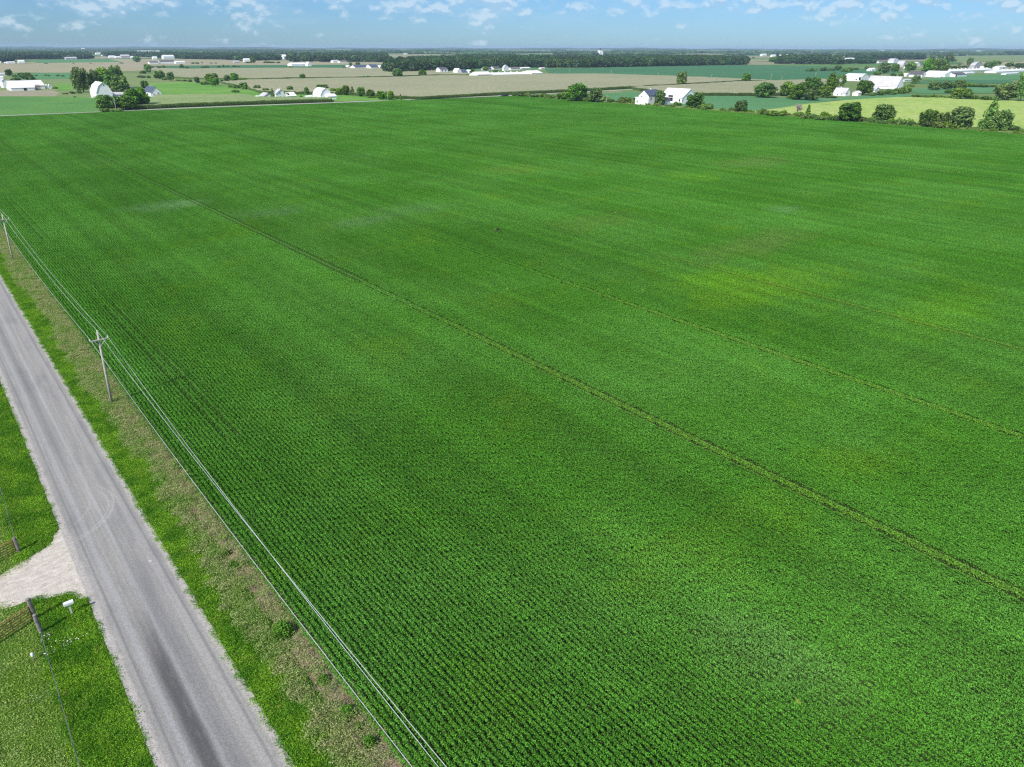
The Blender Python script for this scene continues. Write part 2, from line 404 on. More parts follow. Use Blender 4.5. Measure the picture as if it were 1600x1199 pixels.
M['fld_soil'] = ground_mat('shaded_field_soil', (0.025, 0.04, 0.014), (0.035, 0.05, 0.018), s1=0.3, s2=3)
M['backroad'] = flat_mat('pale_back_road', (0.40, 0.39, 0.37), 0.9, 0.1, 0.5)


# ------------------------------------------------------------------ setting
def add_plane(name, pts, mat, z, kind='structure', cat=None, label=None):
    me = mesh(name, [(p[0], p[1], z) for p in pts], [tuple(range(len(pts)))], mat)
    me.update()
    if me.polygons[0].normal.z < 0: me.flip_normals()
    o = link(name, me); o['kind'] = kind
    if label: o['label'] = label
    return o

RG = 15500.0
ring = [(RG * math.cos(2 * math.pi * k / 128), RG * math.sin(2 * math.pi * k / 128)) for k in range(128)]
add_plane('ground', ring, M['farmland'], -0.02)

def jag_strip(name, x0, x1, y0, y1, z, mat, j=0.12, step=0.35, far=130, label=None):
    """a long strip along Y whose two edges wander a little"""
    ys = []; y = y0
    while y < y1:
        ys.append(y); y += step if y < far else 6
    ys.append(y1)
    v, f = [], []
    for i, y in enumerate(ys):
        v += [(x0 + random.uniform(-j, j), y, z), (x1 + random.uniform(-j, j), y, z)]
        if i: f.append((2 * i - 2, 2 * i - 1, 2 * i + 1, 2 * i))
    o = link(name, mesh(name, v, f, mat)); o['kind'] = 'structure'
    if label: o['label'] = label
    return o

jag_strip('road', 1.72, 8.05, -25, 545, 0.030, M['road'], 0.04)
jag_strip('roadside_turf', 7.5, 12.2, -25, 540, 0.012, M['turf'], 0.02, 4)
jag_strip('bare_soil_margin', 11.5, 13.4, -25, 540, 0.018, M['soil'], 0.25, 0.5)
add_plane('pasture_turf', [(-120, -25), (2.3, -25), (2.3, 540), (-120, 540)], M['turf'], 0.008)

# driveway
dl = [(84, 837), (82, 846), (74, 855), (60, 863), (46, 871), (37, 876), (20, 887), (3, 898), (-40, 915), (-90, 935), (-90, 975), (-30, 962), (0, 953), (15, 950), (31, 944), (43, 939), (62, 937), (80, 936), (88, 932), (100, 930), (112, 932), (122, 936)]
wp = [at(*q) for q in dl]
pts = []
for a, b in zip(wp[:-1], wp[1:]):
    k = max(1, int((b - a).length / 0.3))
    for i in range(k):
        q = a.lerp(b, i / k); pts.append((q.x + random.uniform(-.07, .07), q.y + random.uniform(-.07, .07)))
pts += [(wp[-1].x, wp[-1].y), (2.6, wp[-1].y - 1.0), (2.6, wp[0].y + 2.0)]
add_plane('driveway', pts, M['gravel'], 0.022)
drive_poly = [(p.x, p.y) for p in wp] + [(2.6, wp[-1].y - 1), (2.6, wp[0].y + 2)]

def inside(poly, x, y):
    c = False; n = len(poly)
    for i in range(n):
        x0, y0 = poly[i]; x1, y1 = poly[(i + 1) % n]
        if (y0 > y) != (y1 > y) and x < (x1 - x0) * (y - y0) / (y1 - y0) + x0: c = not c
    return c

# back road and the far edge of the big field
def back_y(x): return np.interp(x, [-200, 50.9, 172.8, 276.7, 418.3, 3000], [551, 543, 535, 520.5, 509, 509])
xs = [-250, -100, 0, 50, 100, 172, 230, 277, 340, 418, 520, 800, 1500, 3000]
v, f = [], []
for i, x in enumerate(xs):
    v += [(x, back_y(x) + 1.2, 0.05), (x, back_y(x) + 7.2, 0.05)]
    if i: f.append((2 * i - 2, 2 * i, 2 * i + 1, 2 * i - 1))
o = link('back_road', mesh('back_road', v, f, M['backroad'])); o['kind'] = 'structure'
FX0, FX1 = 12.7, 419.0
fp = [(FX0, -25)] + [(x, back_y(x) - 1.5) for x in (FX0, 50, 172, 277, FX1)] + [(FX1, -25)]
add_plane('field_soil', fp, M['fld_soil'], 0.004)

# ------------------------------------------------------------------ scatter with geometry nodes
SRC = bpy.data.collections.new('scatter_sources')     # never linked to the scene: only sources of instances
def source_coll(name, meshes):
    c = bpy.data.collections.new(name)
    for i, me in enumerate(meshes):
        c.objects.link(bpy.data.objects.new('%s_%02d' % (name, i), me))
    return c

def scatter(name, label, cat, coll, P_, rz, sc, idx):
    n = len(P_)
    me = bpy.data.meshes.new(name); me.vertices.add(n)
    me.vertices.foreach_set('co', np.asarray(P_, dtype=np.float32).ravel())
    a = me.attributes.new('rot', 'FLOAT_VECTOR', 'POINT')
    r = np.zeros((n, 3), dtype=np.float32); r[:, 2] = rz; a.data.foreach_set('vector', r.ravel())
    a = me.attributes.new('scl', 'FLOAT_VECTOR', 'POINT'); a.data.foreach_set('vector', np.asarray(sc, dtype=np.float32).ravel())
    a = me.attributes.new('idx', 'INT', 'POINT'); a.data.foreach_set('value', np.asarray(idx, dtype=np.int32))
    ng = bpy.data.node_groups.new(name + '_nodes', 'GeometryNodeTree')
    ng.interface.new_socket('Geometry', in_out='INPUT', socket_type='NodeSocketGeometry')
    ng.interface.new_socket('Geometry', in_out='OUTPUT', socket_type='NodeSocketGeometry')
    N = ng.nodes; L = ng.links
    gi = N.new('NodeGroupInput'); go = N.new('NodeGroupOutput')
    ip = N.new('GeometryNodeInstanceOnPoints'); ci = N.new('GeometryNodeCollectionInfo')
    ci.inputs['Collection'].default_value = coll; ci.inputs['Separate Children'].default_value = True; ci.inputs['Reset Children'].default_value = True
    ip.inputs['Pick Instance'].default_value = True
    def attr(nm, typ):
        q = N.new('GeometryNodeInputNamedAttribute'); q.data_type = typ; q.inputs['Name'].default_value = nm
        return next(s for s in q.outputs if s.enabled and s.name == 'Attribute')
    L.new(gi.outputs[0], ip.inputs['Points']); L.new(ci.outputs[0], ip.inputs['Instance'])
    L.new(attr('idx', 'INT'), ip.inputs['Instance Index'])
    er = N.new('FunctionNodeEulerToRotation'); L.new(attr('rot', 'FLOAT_VECTOR'), er.inputs[0]); L.new(er.outputs[0], ip.inputs['Rotation'])
    L.new(attr('scl', 'FLOAT_VECTOR'), ip.inputs['Scale'])
    L.new(ip.outputs[0], go.inputs[0])
    o = link(name, me); md = o.modifiers.new('scatter', 'NODES'); md.node_group = ng
    tag(o, label, cat, kind='stuff'); return o

def quads(C, size, nrm_bias, aspect=1.0, flat=0.0):
    """leaf quads round centres C (n,3); nrm_bias (n,3) preferred normals; returns verts, faces"""
    n = len(C)
    nm = rs.normal(size=(n, 3)) * (1 - flat) + nrm_bias
    nm /= np.linalg.norm(nm, axis=1)[:, None] + 1e-9
    a = np.cross(nm, rs.normal(size=(n, 3))); a /= np.linalg.norm(a, axis=1)[:, None] + 1e-9
    b = np.cross(nm, a)
    s = np.asarray(size) * (0.7 + 0.6 * rs.rand(n)) * 0.5
    a = a * (s * aspect)[:, None]; b = b * s[:, None]
    V = np.stack([C - a - b * .4, C - b, C + a - b * .2, C + a * .6 + b, C - a * .6 + b], 1) if False else np.stack([C - a, C - b, C + a, C + b], 1)
    F = np.arange(n * 4).reshape(n, 4)
    return V.reshape(-1, 3), F

def np_mesh(name, V, F, mats, mi=None):
    me = bpy.data.meshes.new(name)
    me.vertices.add(len(V)); me.vertices.foreach_set('co', np.asarray(V, dtype=np.float32).ravel())
    me.loops.add(F.size); me.loops.foreach_set('vertex_index', F.astype(np.int32).ravel())
    me.polygons.add(len(F)); me.polygons.foreach_set('loop_start', np.arange(0, F.size, F.shape[1], dtype=np.int32))
    for q in mats: me.materials.append(q)
    if mi is not None: me.polygons.foreach_set('material_index', np.asarray(mi, dtype=np.int32))
    me.update(); me.validate(); return me

# soybean rows
ROW, PR, PL = 0.42, 6, 5.0
def soy_patch(i, track=()):
    C, Nn, S = [], [], []
    for r in range(PR):
        x0 = (r + 0.5) * ROW
        n = int(PL * 215)
        thin = (0.10 if i in (5, 8) else 0.35) if r in track else 1.0
        n = int(n * thin)
        y = rs.rand(n) * PL
        wob = 0.03 * np.sin(y * 2.1 + i + r) + 0.02 * np.sin(y * 7 + r)
        u = rs.normal(size=n) * 0.116
        h = 0.50 + 0.03 * np.sin(y * 5.3 + r * 2 + i) + 0.015 * np.sin(y * 17 + r) - 1.5 * u ** 2 * 4 - rs.rand(n) ** 2 * 0.22
        if r in track: h *= 0.5
        x = x0 + wob + u
        C.append(np.stack([x, y, np.maximum(h, 0.05)], 1))
        Nn.append(np.stack([u * 4, np.zeros(n), np.ones(n)], 1))
        S.append(np.full(n, 0.080))
    V, F = quads(np.concatenate(C), np.concatenate(S), np.concatenate(Nn) * 0.9, 1.1)
    return np_mesh('soybean_rows_%d' % i, V, F, [M['soy']])
soy_src = source_coll('soybean_source', [soy_patch(i) for i in range(5)] + [soy_patch(5, (1, 4)), soy_patch(6, (1,)), soy_patch(7, (1, 4)), soy_patch(8, (1, 2, 4, 5))])
tr_x = {}
def track_col(x, full=True): tr_x[int((x - FX0) / (ROW * PR))] = full
for x, k in ((57.6, 1), (84.5, 2), (111, 3), (138, 3), (165, 3), (192, 4), (219, 4), (246, 4), (273, 4), (300, 4), (19.5, 5)): track_col(x, k)
P_, rz, sc, idx = [], [], [], []
for i in range(int((FX1 - FX0) / (ROW * PR)) + 1):
    x = FX0 + i * ROW * PR
    k = tr_x.get(i)
    yb = back_y(x) - 7.5
    y = -20.0
    while y < yb:
        kk = random.randrange(5)
        if k == 1: kk = 8 if y > 105 else 5
        elif k == 2: kk = 5 if math.sin(y * 0.03) > 0.2 else 7
        elif k == 3: kk = 5 if math.sin(y * 0.02 + x) > 0.3 else 7
        elif k == 4: kk = 7 if math.sin(y * 0.015 + x) > -0.2 else kk
        elif k == 5: kk = 7 if (68 < y < 125 or 175 < y < 240) else kk
        P_.append((x, y, 0)); rz.append(0); idx.append(kk)
        s = random.uniform(0.9, 1.1) * (0.55 if y + PL > yb else 1)
        sc.append((1, 1.03, s)); y += PL
scatter('soybean_crop', 'dense rows of green soybean plants filling the large field', 'crop', soy_src, P_, rz, sc, idx)

# grass and weeds
def tuft_patch(i, mat, size, n, h, leaf, lean=0.5):
    C = np.stack([np.clip(rs.normal(size=n), -2, 2) * size * .42, np.clip(rs.normal(size=n), -2, 2) * size * .42, h * (0.25 + 0.75 * rs.rand(n) ** 0.7)], 1)
    nn = rs.normal(size=(n, 3)); nn[:, 2] *= lean; nn[:, 2] += 0.5
    V, F = quads(C, np.full(n, leaf), nn, 0.45)
    return np_mesh('tuft_%d' % i, V, F, [mat])
def fill(name, label, coll, nvar, size, area, ok, zs=1.0):
    x0, x1, y0, y1 = area; P_, rz, sc, idx = [], [], [], []
    x = x0
    while x < x1:
        y = y0
        while y < y1:
            if ok(x + size / 2, y + size / 2):
                P_.append((x + size / 2 + random.uniform(-.4, .4) * size, y + size / 2 + random.uniform(-.4, .4) * size, 0.01)); rz.append(random.uniform(0, 6.28))
                sc.append((1.08, 1.08, zs * random.uniform(.75, 1.3))); idx.append(random.randrange(nvar))
            y += size
        x += size
    return scatter(name, label, 'grass', coll, P_, rz, sc, idx)
gsrc = source_coll('grass_source', [tuft_patch(i, M['grass'], 0.5, 190, 0.17, 0.10) for i in range(5)])
psrc = source_coll('pasture_source', [tuft_patch(i + 10, M['pasture'], 1.2, 700, 0.10, 0.10) for i in range(5)])
wsrc = source_coll('weed_source', [tuft_patch(i + 20, M['weed'], 0.55, 170, 0.62, 0.10, 0.2) for i in range(5)])
def weed_edge(y): return 9.9 + 0.35 * math.sin(y * 0.11) + 0.2 * math.sin(y * 0.37 + 1) + random.gauss(0, .22)
def far_ok(x, y): return True
fill('roadside_grass', 'bright green grass verge between the road and the dry weeds', gsrc, 5, 0.5, (7.95, 11.0, 18, 420), lambda x, y: x < weed_edge(y) + 0.6)
fill('dry_weeds', 'strip of tan seeding weeds along the soybean field edge', wsrc, 5, 0.5, (9.2, 12.4, 18, 420), lambda x, y: x > weed_edge(y) and random.random() < (0.6 if x < weed_edge(y) + .4 else 1.0) and (x < 11.25 or random.random() < (.68 if y < 58 else .9)))
def left_ok(x, y): return not inside(drive_poly, x, y) and not (x > 1.68) and proj((x, y, 0))[0] > -120
fill('left_verge_grass', 'deep green grass between the fence line and the left road edge', gsrc, 5, 0.5, (-1.9, 1.75, 28, 150), left_ok)
fill('pasture_grass', 'pale yellow green pasture grass left of the wire fence', psrc, 5, 1.2, (-28, -1.8, 26, 120), left_ok)

msrc = source_coll('margin_source', [tuft_patch(i + 30, M['weed'], 2.0, 260, 0.9, 0.24, 0.2) for i in range(4)])
fill('field_margin_grass', 'tall pale grass under the hedgerow along the soybean field edge', msrc, 4, 2.0, (419.5, 427, 60, 505), lambda x, y: random.random() < .85)
# ------------------------------------------------------------------ crop fields and pastures beyond
def poly_px(pts, z=0.0): return [tuple(at(px, py, z)[:2]) for px, py in pts]
GM = {
 'alfalfa': ground_mat('alfalfa', (0.085, 0.21, 0.055), (0.11, 0.24, 0.06), (0.13, 0.22, 0.06), 0.02, 0.5),
 'bright': ground_mat('bright_meadow', (0.10, 0.26, 0.045), (0.16, 0.30, 0.06), (0.20, 0.27, 0.09), 0.02, 0.5),
 'lime': ground_mat('lime_hayfield', (0.30, 0.41, 0.10), (0.34, 0.42, 0.13), (0.12, 0.25, 0.06), 0.02, 0.25),
 'soy2': ground_mat('far_soybeans', (0.085, 0.21, 0.085), (0.10, 0.23, 0.10), None, 0.01, 0.5),
 'soydark': ground_mat('dark_far_soybeans', (0.055, 0.155, 0.07), (0.065, 0.17, 0.08), None, 0.006, 0.3),
 'rough': ground_mat('rough_pasture', (0.20, 0.24, 0.10), (0.15, 0.23, 0.08), (0.27, 0.25, 0.15), 0.03, 0.5),
 'yard': ground_mat('dirt_yard', (0.32, 0.28, 0.21), (0.26, 0.25, 0.16), (0.16, 0.22, 0.09), 0.06, 0.6),
 'stubble': ground_mat('tan_stubble', (0.33, 0.29, 0.20), (0.30, 0.28, 0.17), (0.22, 0.24, 0.12), 0.008, 0.2),
}
zz = [0.03]
def field(name, mat, pts):
    zz[0] += 0.012
    add_plane(name, poly_px(pts), GM[mat], zz[0])
field('pasture', 'rough', [(-160, 118), (140, 113), (420, 122), (420, 150), (340, 158), (235, 160), (150, 160), (-160, 160)])
field('alfalfa_field', 'alfalfa', [(-150, 151), (60, 151), (130, 151.5), (163, 156), (172, 174), (100, 177), (-150, 187)])
field('farm_yard', 'yard', [(-120, 143), (20, 142.5), (80, 141), (92, 145), (88, 150.8), (-120, 151)])
field('bright_meadow', 'bright', [(228, 131), (290, 128), (345, 134), (405, 144), (410, 150), (330, 152), (250, 151)])
field('green_paddock', 'bright', [(85, 131), (125, 131), (140, 140), (90, 142)])
field('farm_lawn', 'bright', [(395, 143), (540, 146), (600, 153), (640, 157), (520, 158.5), (400, 156)])
field('green_pasture', 'soy2', [(20, 114.5), (118, 114), (122, 124), (30, 124)])
field('tan_field', 'stubble', [(-100, 101), (610, 98), (612, 108), (300, 108), (130, 114), (-100, 114)])
field('tan_field', 'stubble', [(160, 92), (460, 94.5), (520, 98), (330, 102), (40, 101), (120, 93)])
field('dark_soybean_strip', 'soydark', [(228, 103.2), (350, 102.3), (620, 101), (620, 106.5), (450, 106.8), (330, 108.5), (250, 106.5)])
field('green_field', 'soy2', [(40, 94), (170, 92.5), (190, 97), (60, 99)])
field('dark_soybean_field', 'soydark', [(850, 107.5), (1000, 104.5), (1172, 101.5), (1300, 104.5), (1420, 113), (1330, 118), (1290, 124), (1210, 126.5), (1130, 124), (1060, 121), (955, 117.5), (860, 117)])
field('green_field', 'soy2', [(610, 105), (855, 105), (858, 108), (640, 112), (610, 110)])
field('green_soybean_strip', 'soy2', [(940, 147), (985, 144), (1015, 147), (1090, 150), (1180, 151), (1290, 154), (1400, 147), (1460, 149), (1300, 158), (1245, 166), (1205, 174), (1150, 175), (1090, 170), (960, 160)])
field('lime_hayfield', 'lime', [(1160, 177), (1215, 170), (1260, 163), (1320, 157), (1400, 152.3), (1450, 151.5), (1600, 157), (1760, 162), (1760, 222), (1600, 205), (1450, 194.5), (1300, 184)])
field('soybean_paddock', 'soydark', [(1440, 127), (1575, 124.5), (1590, 131), (1430, 131)])
field('soybean_paddock', 'soy2', [(1400, 141), (1500, 134), (1620, 133), (1620, 146), (1440, 147)])
field('green_pasture', 'soy2', [(1470, 119), (1600, 115), (1700, 115), (1700, 124), (1440, 126)])
field('tan_field', 'rough', [(1490, 86), (1640, 84), (1640, 95), (1490, 98)])
field('tan_field', 'stubble', [(1500, 98), (1640, 96), (1640, 102), (1520, 104)])

def corn(name, pts, h=2.3, top='corn_top'):
    """a stand of corn: tassel canopy on top, leafy walls down to the soil, edges broken up"""
    P0 = poly_px(pts); ring = []
    for a, b in zip(P0, P0[1:] + P0[:1]):
        a, b = Vector(a), Vector(b); k = max(1, int((b - a).length / 8))
        k = min(k, 160)
        for i in range(k):
            q = a.lerp(b, i / k); ring.append((q.x + random.uniform(-.5, .5), q.y + random.uniform(-.5, .5)))
    n = len(ring)
    v = [(x, y, 0) for x, y in ring] + [(x, y, h + random.uniform(-.25, .25)) for x, y in ring]
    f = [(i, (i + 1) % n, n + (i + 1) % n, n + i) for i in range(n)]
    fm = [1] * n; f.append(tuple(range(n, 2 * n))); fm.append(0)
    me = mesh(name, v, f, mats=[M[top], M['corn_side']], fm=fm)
    if me.polygons[-1].normal.z < 0: me.flip_normals()
    return link(name, me)
M['corn_top2'] = ground_mat('green_corn_canopy', (0.20, 0.27, 0.11), (0.24, 0.30, 0.13), (0.28, 0.29, 0.15), s1=0.02, s2=0.35, bump=0.6, bdist=0.5)
tag(corn('corn_field', [(205, 172), (270, 168.5), (400, 163.5), (517, 160), (518, 157), (420, 156.5), (398, 156), (385, 151.5), (300, 152), (245, 152.5), (240, 158), (215, 162)], 2.3, 'corn_top2'), 'strip of green corn between the white farmhouse and the soybean field', 'crop', kind='stuff')
tag(corn('corn_field', [(410, 147), (480, 148), (540, 149), (600, 154), (660, 156), (740, 151), (800, 148), (880, 144.5), (985, 138.5), (1060, 134.5), (1160, 128.8), (1200, 128), (1125, 124.5), (1060, 121.8), (955, 118), (850, 118), (745, 121), (690, 120.5), (600, 123.5), (460, 126), (395, 127.5), (345, 131), (380, 138)], 2.3), 'large tan tasselled corn field in front of the long white barn', 'crop', kind='stuff')
tag(corn('corn_field', [(985, 139.5), (1060, 136), (1160, 130), (1205, 128.8), (1290, 126.5), (1300, 140), (1290, 149), (1180, 150), (1090, 149.5), (1030, 146), (1000, 142.5)], 2.3), 'tan corn field behind the barn at the right hedgerow', 'crop', kind='stuff')
tag(corn('corn_field', [(240, 110), (300, 109.5), (450, 108), (610, 108.5), (690, 112.5), (745, 119), (690, 119.2), (600, 122), (460, 124), (395, 125.5), (290, 124), (240, 120)], 2.3), 'tan corn field beyond the thin dark fencerow, left of the wood', 'crop', kind='stuff')

# corn plants along the near faces of the stands
def corn_patch(i):
    n = 520
    C = np.stack([rs.rand(n) * 3, rs.rand(n) * 3, 0.3 + 2.1 * rs.rand(n) ** 0.6], 1)
    nn = rs.normal(size=(n, 3)); nn[:, 2] *= 0.5
    V, F = quads(C, np.full(n, 0.34), nn, 0.5); return np_mesh('corn_%d' % i, V, F, [M['corn']])
csrc = source_coll('corn_source', [corn_patch(i) for i in range(3)])
P_, rz, sc, idx = [], [], [], []
def corn_edge(pts, depth=2):
    P0 = poly_px(pts)
    for a, b in zip(P0[:-1], P0[1:]):
        a, b = Vector(a), Vector(b); k = max(1, int((b - a).length / 2.6)); nrm = Vector((0, 1))
        for i in range(k):
            for j in range(depth):
                q = a.lerp(b, i / k) + nrm * (j * 2.6 - 1.2)
                P_.append((q.x, q.y, 0)); rz.append(random.choice((0, 1.57)) * 0); sc.append((1, 1, random.uniform(.9, 1.12))); idx.append(random.randrange(3))
corn_edge([(205, 172.2), (270, 168.8), (400, 163.8), (517, 160.2)], 3)
corn_edge([(600, 154.3), (660, 156.3), (740, 151.3), (800, 148.3), (880, 144.8), (985, 138.8)], 1)
corn_edge([(1000, 142.8), (1030, 146.3), (1090, 149.8), (1180, 150.3), (1290, 149.3)], 1)
corn_edge([(410, 147.2), (480, 148.2), (540, 149.2), (600, 154.2)], 1)
scatter('corn_plants', 'row of green corn plants along the near edges of the corn fields', 'crop', csrc, P_, rz, sc, idx)

# ------------------------------------------------------------------ trees
def crown(kind, n, leaf, seed, mat, core=True):
    global rs
    rs = np.random.RandomState(seed)
    lobes = []
    if kind in ('round', 'open'):
        nl = 24 if kind == 'round' else 15
        ax = 0.8 + 0.4 * rs.rand(); off = rs.normal(size=2) * 0.05
        for i in range(nl):
            zz_ = 0.20 + 0.66 * ((i + rs.rand()) / nl); a = i * 2.4 + rs.rand() * 1.3
            sh_ = math.sin(math.pi * min(1, max(0.12, (zz_ - 0.02) / 0.98)) ** 0.8) ** 0.6
            rr = (0.30 if kind == 'round' else 0.36) * sh_ * (0.55 + 0.5 * rs.rand())
            r = (0.095 + 0.085 * rs.rand()) * (1.0 if kind == 'round' else 0.9)
            lobes.append((off[0] + rr * math.cos(a) * ax, off[1] + rr * math.sin(a) / ax, zz_, r, r * (0.8 + .35 * rs.rand())))
        lobes.append((0, 0, 0.48, 0.22 if kind == 'round' else 0.13, 0.30))
    elif kind == 'shrub':
        for i in range(16):
            a = rs.rand() * 6.283; rr = 0.38 * math.sqrt(rs.rand()); z = 0.22 + 0.42 * rs.rand() * (1 - rr)
            r = 0.09 + 0.10 * rs.rand(); lobes.append((rr * math.cos(a), rr * math.sin(a), z, r, r * 1.5))
    elif kind == 'conifer':
        for i in range(26):
            z = 0.08 + 0.86 * (i / 25.0); w = 0.40 * (1 - z) ** 0.8 + 0.03; a = i * 2.4 + rs.rand()
            lobes.append((w * .55 * math.cos(a), w * .55 * math.sin(a), z, w * .55 + .03, 0.07))
    L = np.array(lobes)
    wts = L[:, 3] ** 2; wts /= wts.sum()
    k = rs.choice(len(L), n * 2, p=wts)
    d = rs.normal(size=(n * 2, 3)); d /= np.linalg.norm(d, axis=1)[:, None]
    rad = 0.80 + 0.40 * rs.rand(n * 2) ** 1.5
    C = L[k, :3] + d * np.stack([L[k, 3], L[k, 3], L[k, 4]], 1) * rad[:, None]
    keep = C[:, 2] > 0.03
    for l in L:                                                   # drop leaves deep inside other lobes
        q = (C - l[:3]) / np.array([l[3], l[3], l[4]]); keep &= ~((q ** 2).sum(1) < 0.4)
    C = C[keep][:n]; d = d[keep][:n]
    V, F = quads(C, np.full(len(C), leaf), d * 1.1, 1.0)
    if core:
        mb = MB()
        for l in L: mb.ell(l[:3], (l[3] * .66, l[3] * .66, l[4] * .66), 7, 5)
        b = len(V); V = np.concatenate([V, np.array(mb.v)]); F = np.concatenate([F, np.array(mb.f) + b])
    return np_mesh('crown_%s_%d' % (kind, seed), V, F, [mat])

def trunk_mesh(seed):
    r = random.Random(seed); mb = MB()
    mb.tube([(0, 0, -.02), (0.004, 0, .12), (0.01, 0.006, .3), (0, 0, .55)], [.030, .022, .017, .008], 7)
    for i in range(4):
        a = i * 1.6 + r.random(); z = .2 + .07 * i
        mb.tube([(0, 0, z), (.12 * math.cos(a), .12 * math.sin(a), z + .12), (.22 * math.cos(a), .22 * math.sin(a), z + .28)], [.012, .008, .004], 5)
    return mesh('trunk', mb.v, mb.f, M['bark'], smooth=True)

def bare_mesh(seed):
    r = random.Random(seed); mb = MB()
    def grow(p, d, l, w, k):
        e = p + d * l; mb.tube([tuple(p), tuple(e)], [w, w * .6], 4, False)
        if k == 0: return
        for _ in range(4 if k > 2 else 3):
            dd = (d + Vector((r.uniform(-.8, .8), r.uniform(-.8, .8), r.uniform(-.25, .6)))).normalized()
            grow(e if r.random() < .5 else p + d * l * r.uniform(.5, 1), dd, l * r.uniform(.6, .85), w * .68, k - 1)
    grow(Vector((0, 0, 0)), Vector((0, 0, 1)), .28, .040, 5)
    return mesh('branches', mb.v, mb.f, M['dead'])

CR = {'r': [crown('round', 2600, 0.062, s, M['tree']) for s in (1, 2, 3, 4, 5)],
      's': [crown('shrub', 1500, 0.075, s, M['tree']) for s in (11, 12, 13, 14)],
      'c': [crown('conifer', 2200, 0.06, s, M['tree']) for s in (21, 22)],
      'o': [crown('open', 2000, 0.07, s, M['tree'], core=False) for s in (31, 32)],
      'd': [bare_mesh(5)]}
TRUNK = [trunk_mesh(s) for s in range(3)]
KIND = {'r': ('broadleaf_tree', 'tree', 'broadleaf tree'), 's': ('shrub', 'shrub', 'shrub'), 'c': ('conifer_tree', 'tree', 'conifer'),
        'o': ('sparse_tree', 'tree', 'thin see-through tree'), 'd': ('bare_tree', 'tree', 'bare grey leafless tree')}
TEENS = ['twentieth', 'twenty-first', 'twenty-second', 'twenty-third', 'twenty-fourth', 'twenty-fifth', 'twenty-sixth', 'twenty-seventh', 'twenty-eighth', 'twenty-ninth', 'thirtieth', 'thirty-first', 'thirty-second', 'thirty-third', 'thirty-fourth', 'thirty-fifth', 'thirty-sixth', 'thirty-seventh', 'thirty-eighth', 'thirty-ninth', 'fortieth']
ORD = ['leftmost', 'second', 'third', 'fourth', 'fifth', 'sixth', 'seventh', 'eighth', 'ninth', 'tenth', 'eleventh', 'twelfth', 'thirteenth',
       'fourteenth', 'fifteenth', 'sixteenth', 'seventeenth', 'eighteenth', 'nineteenth'] + TEENS
def place(cx, by, ty, w, kind, label, group=None):
    p = at(cx, by); d = (Vector((p.x, p.y, 0)) - Vector((0, 0, CAM_H))).dot(FW)
    wm = w * d / FPX; hm = max(1.0, solve_z(p, ty))
    p = p + Vector((p.x, p.y, 0)).normalized() * wm * 0.35
    hm = max(1.0, solve_z(p, ty)) * 1.02
    nm, cat, _ = KIND[kind]
    e = empty(nm, (p.x, p.y, 0), random.uniform(0, 6.28)); tag(e, label, cat, group)
    e.scale = (wm * 1.3, wm * 1.3, hm * 1.06)
    link('branches' if kind == 'd' else 'crown', random.choice(CR[kind]), e)
    if kind != 'd': link('trunk', random.choice(TRUNK), e)
    return e
def size_word(r): return 'tiny' if r < .35 else 'small' if r < .7 else 'medium' if r < 1.25 else 'large' if r < 2 else 'very large'
def trees(where, items, group):
    items = sorted(items, key=lambda q: q[0]); ws = sorted((q[1] - q[2]) * q[3] for q in items); med = ws[len(ws) // 2] ** .5
    for i, (cx, by, ty, w, k) in enumerate(items):
        sw = size_word(((by - ty) * w) ** .5 / med)
        o = (ORD[i] if i < len(ORD) else str(i + 1) + 'th') + (' from left' if i else '')
        if len(items) == 1: o = ''
        place(cx, by, ty, w, k, ('%s %s, %s %s' % (sw, KIND[k][2], o, where)).replace(',  ', ' ').replace('  ', ' '), group)

trees('in the scrubby hedge end near the dark pickup', [(804, 150.5, 144, 9, 's'), (820, 152, 146, 20, 's'), (836, 153, 146, 14, 's'), (849, 153.5, 145, 14, 's'), (863, 154.5, 147.5, 14, 's'), (879, 156.5, 142, 18, 's')], 'shrubs at the end of the right hedgerow')
trees('among the hedgerow trees left of the white farmhouse', [(902, 159.5, 132, 34, 'r'), (931, 161, 139, 22, 'r'), (917, 160, 151, 13, 's'), (948, 160.5, 149.5, 10, 's'), (980, 162.5, 147.5, 23, 's')], 'trees left of the hedgerow farmhouse')
trees('before the white house and barn in the hedgerow', [(1015, 164, 150, 19, 'o'), (1031, 167, 144, 19, 'r'), (1045, 168, 162, 12, 's'), (1057, 166, 158, 13, 's'), (1082, 171, 148, 25, 'r'), (1089, 168, 145, 16, 'o'), (1104, 173, 159, 19, 's')], 'trees in front of the hedgerow farm')
trees('in the hedgerow between white barn and bare tree', [(1128, 175, 169, 6, 's'), (1157, 177, 158, 21, 'r'), (1175.5, 178, 172.5, 7, 's'), (1192, 180.5, 167.5, 13, 's'), (1210, 182.5, 171, 27, 's'), (1185, 181, 176, 8, 's'), (1231, 183, 176, 9, 's')], 'hedgerow shrubs before the bare tree')
trees('in the hedgerow before the lime hayfield', [(1244, 182, 161, 20, 'd')], None)
trees('in the hedgerow just right of the bare tree', [(1261, 186, 165, 10, 'c'), (1257, 187, 176, 14, 's'), (1271, 187, 176, 12, 's'), (1288, 188, 172, 16, 's'), (1284, 189, 179, 22, 's'), (1303, 190, 178, 14, 's'), (1329, 192, 162, 37, 'r'), (1345, 192, 180, 12, 's')], 'hedgerow trees right of the bare tree')
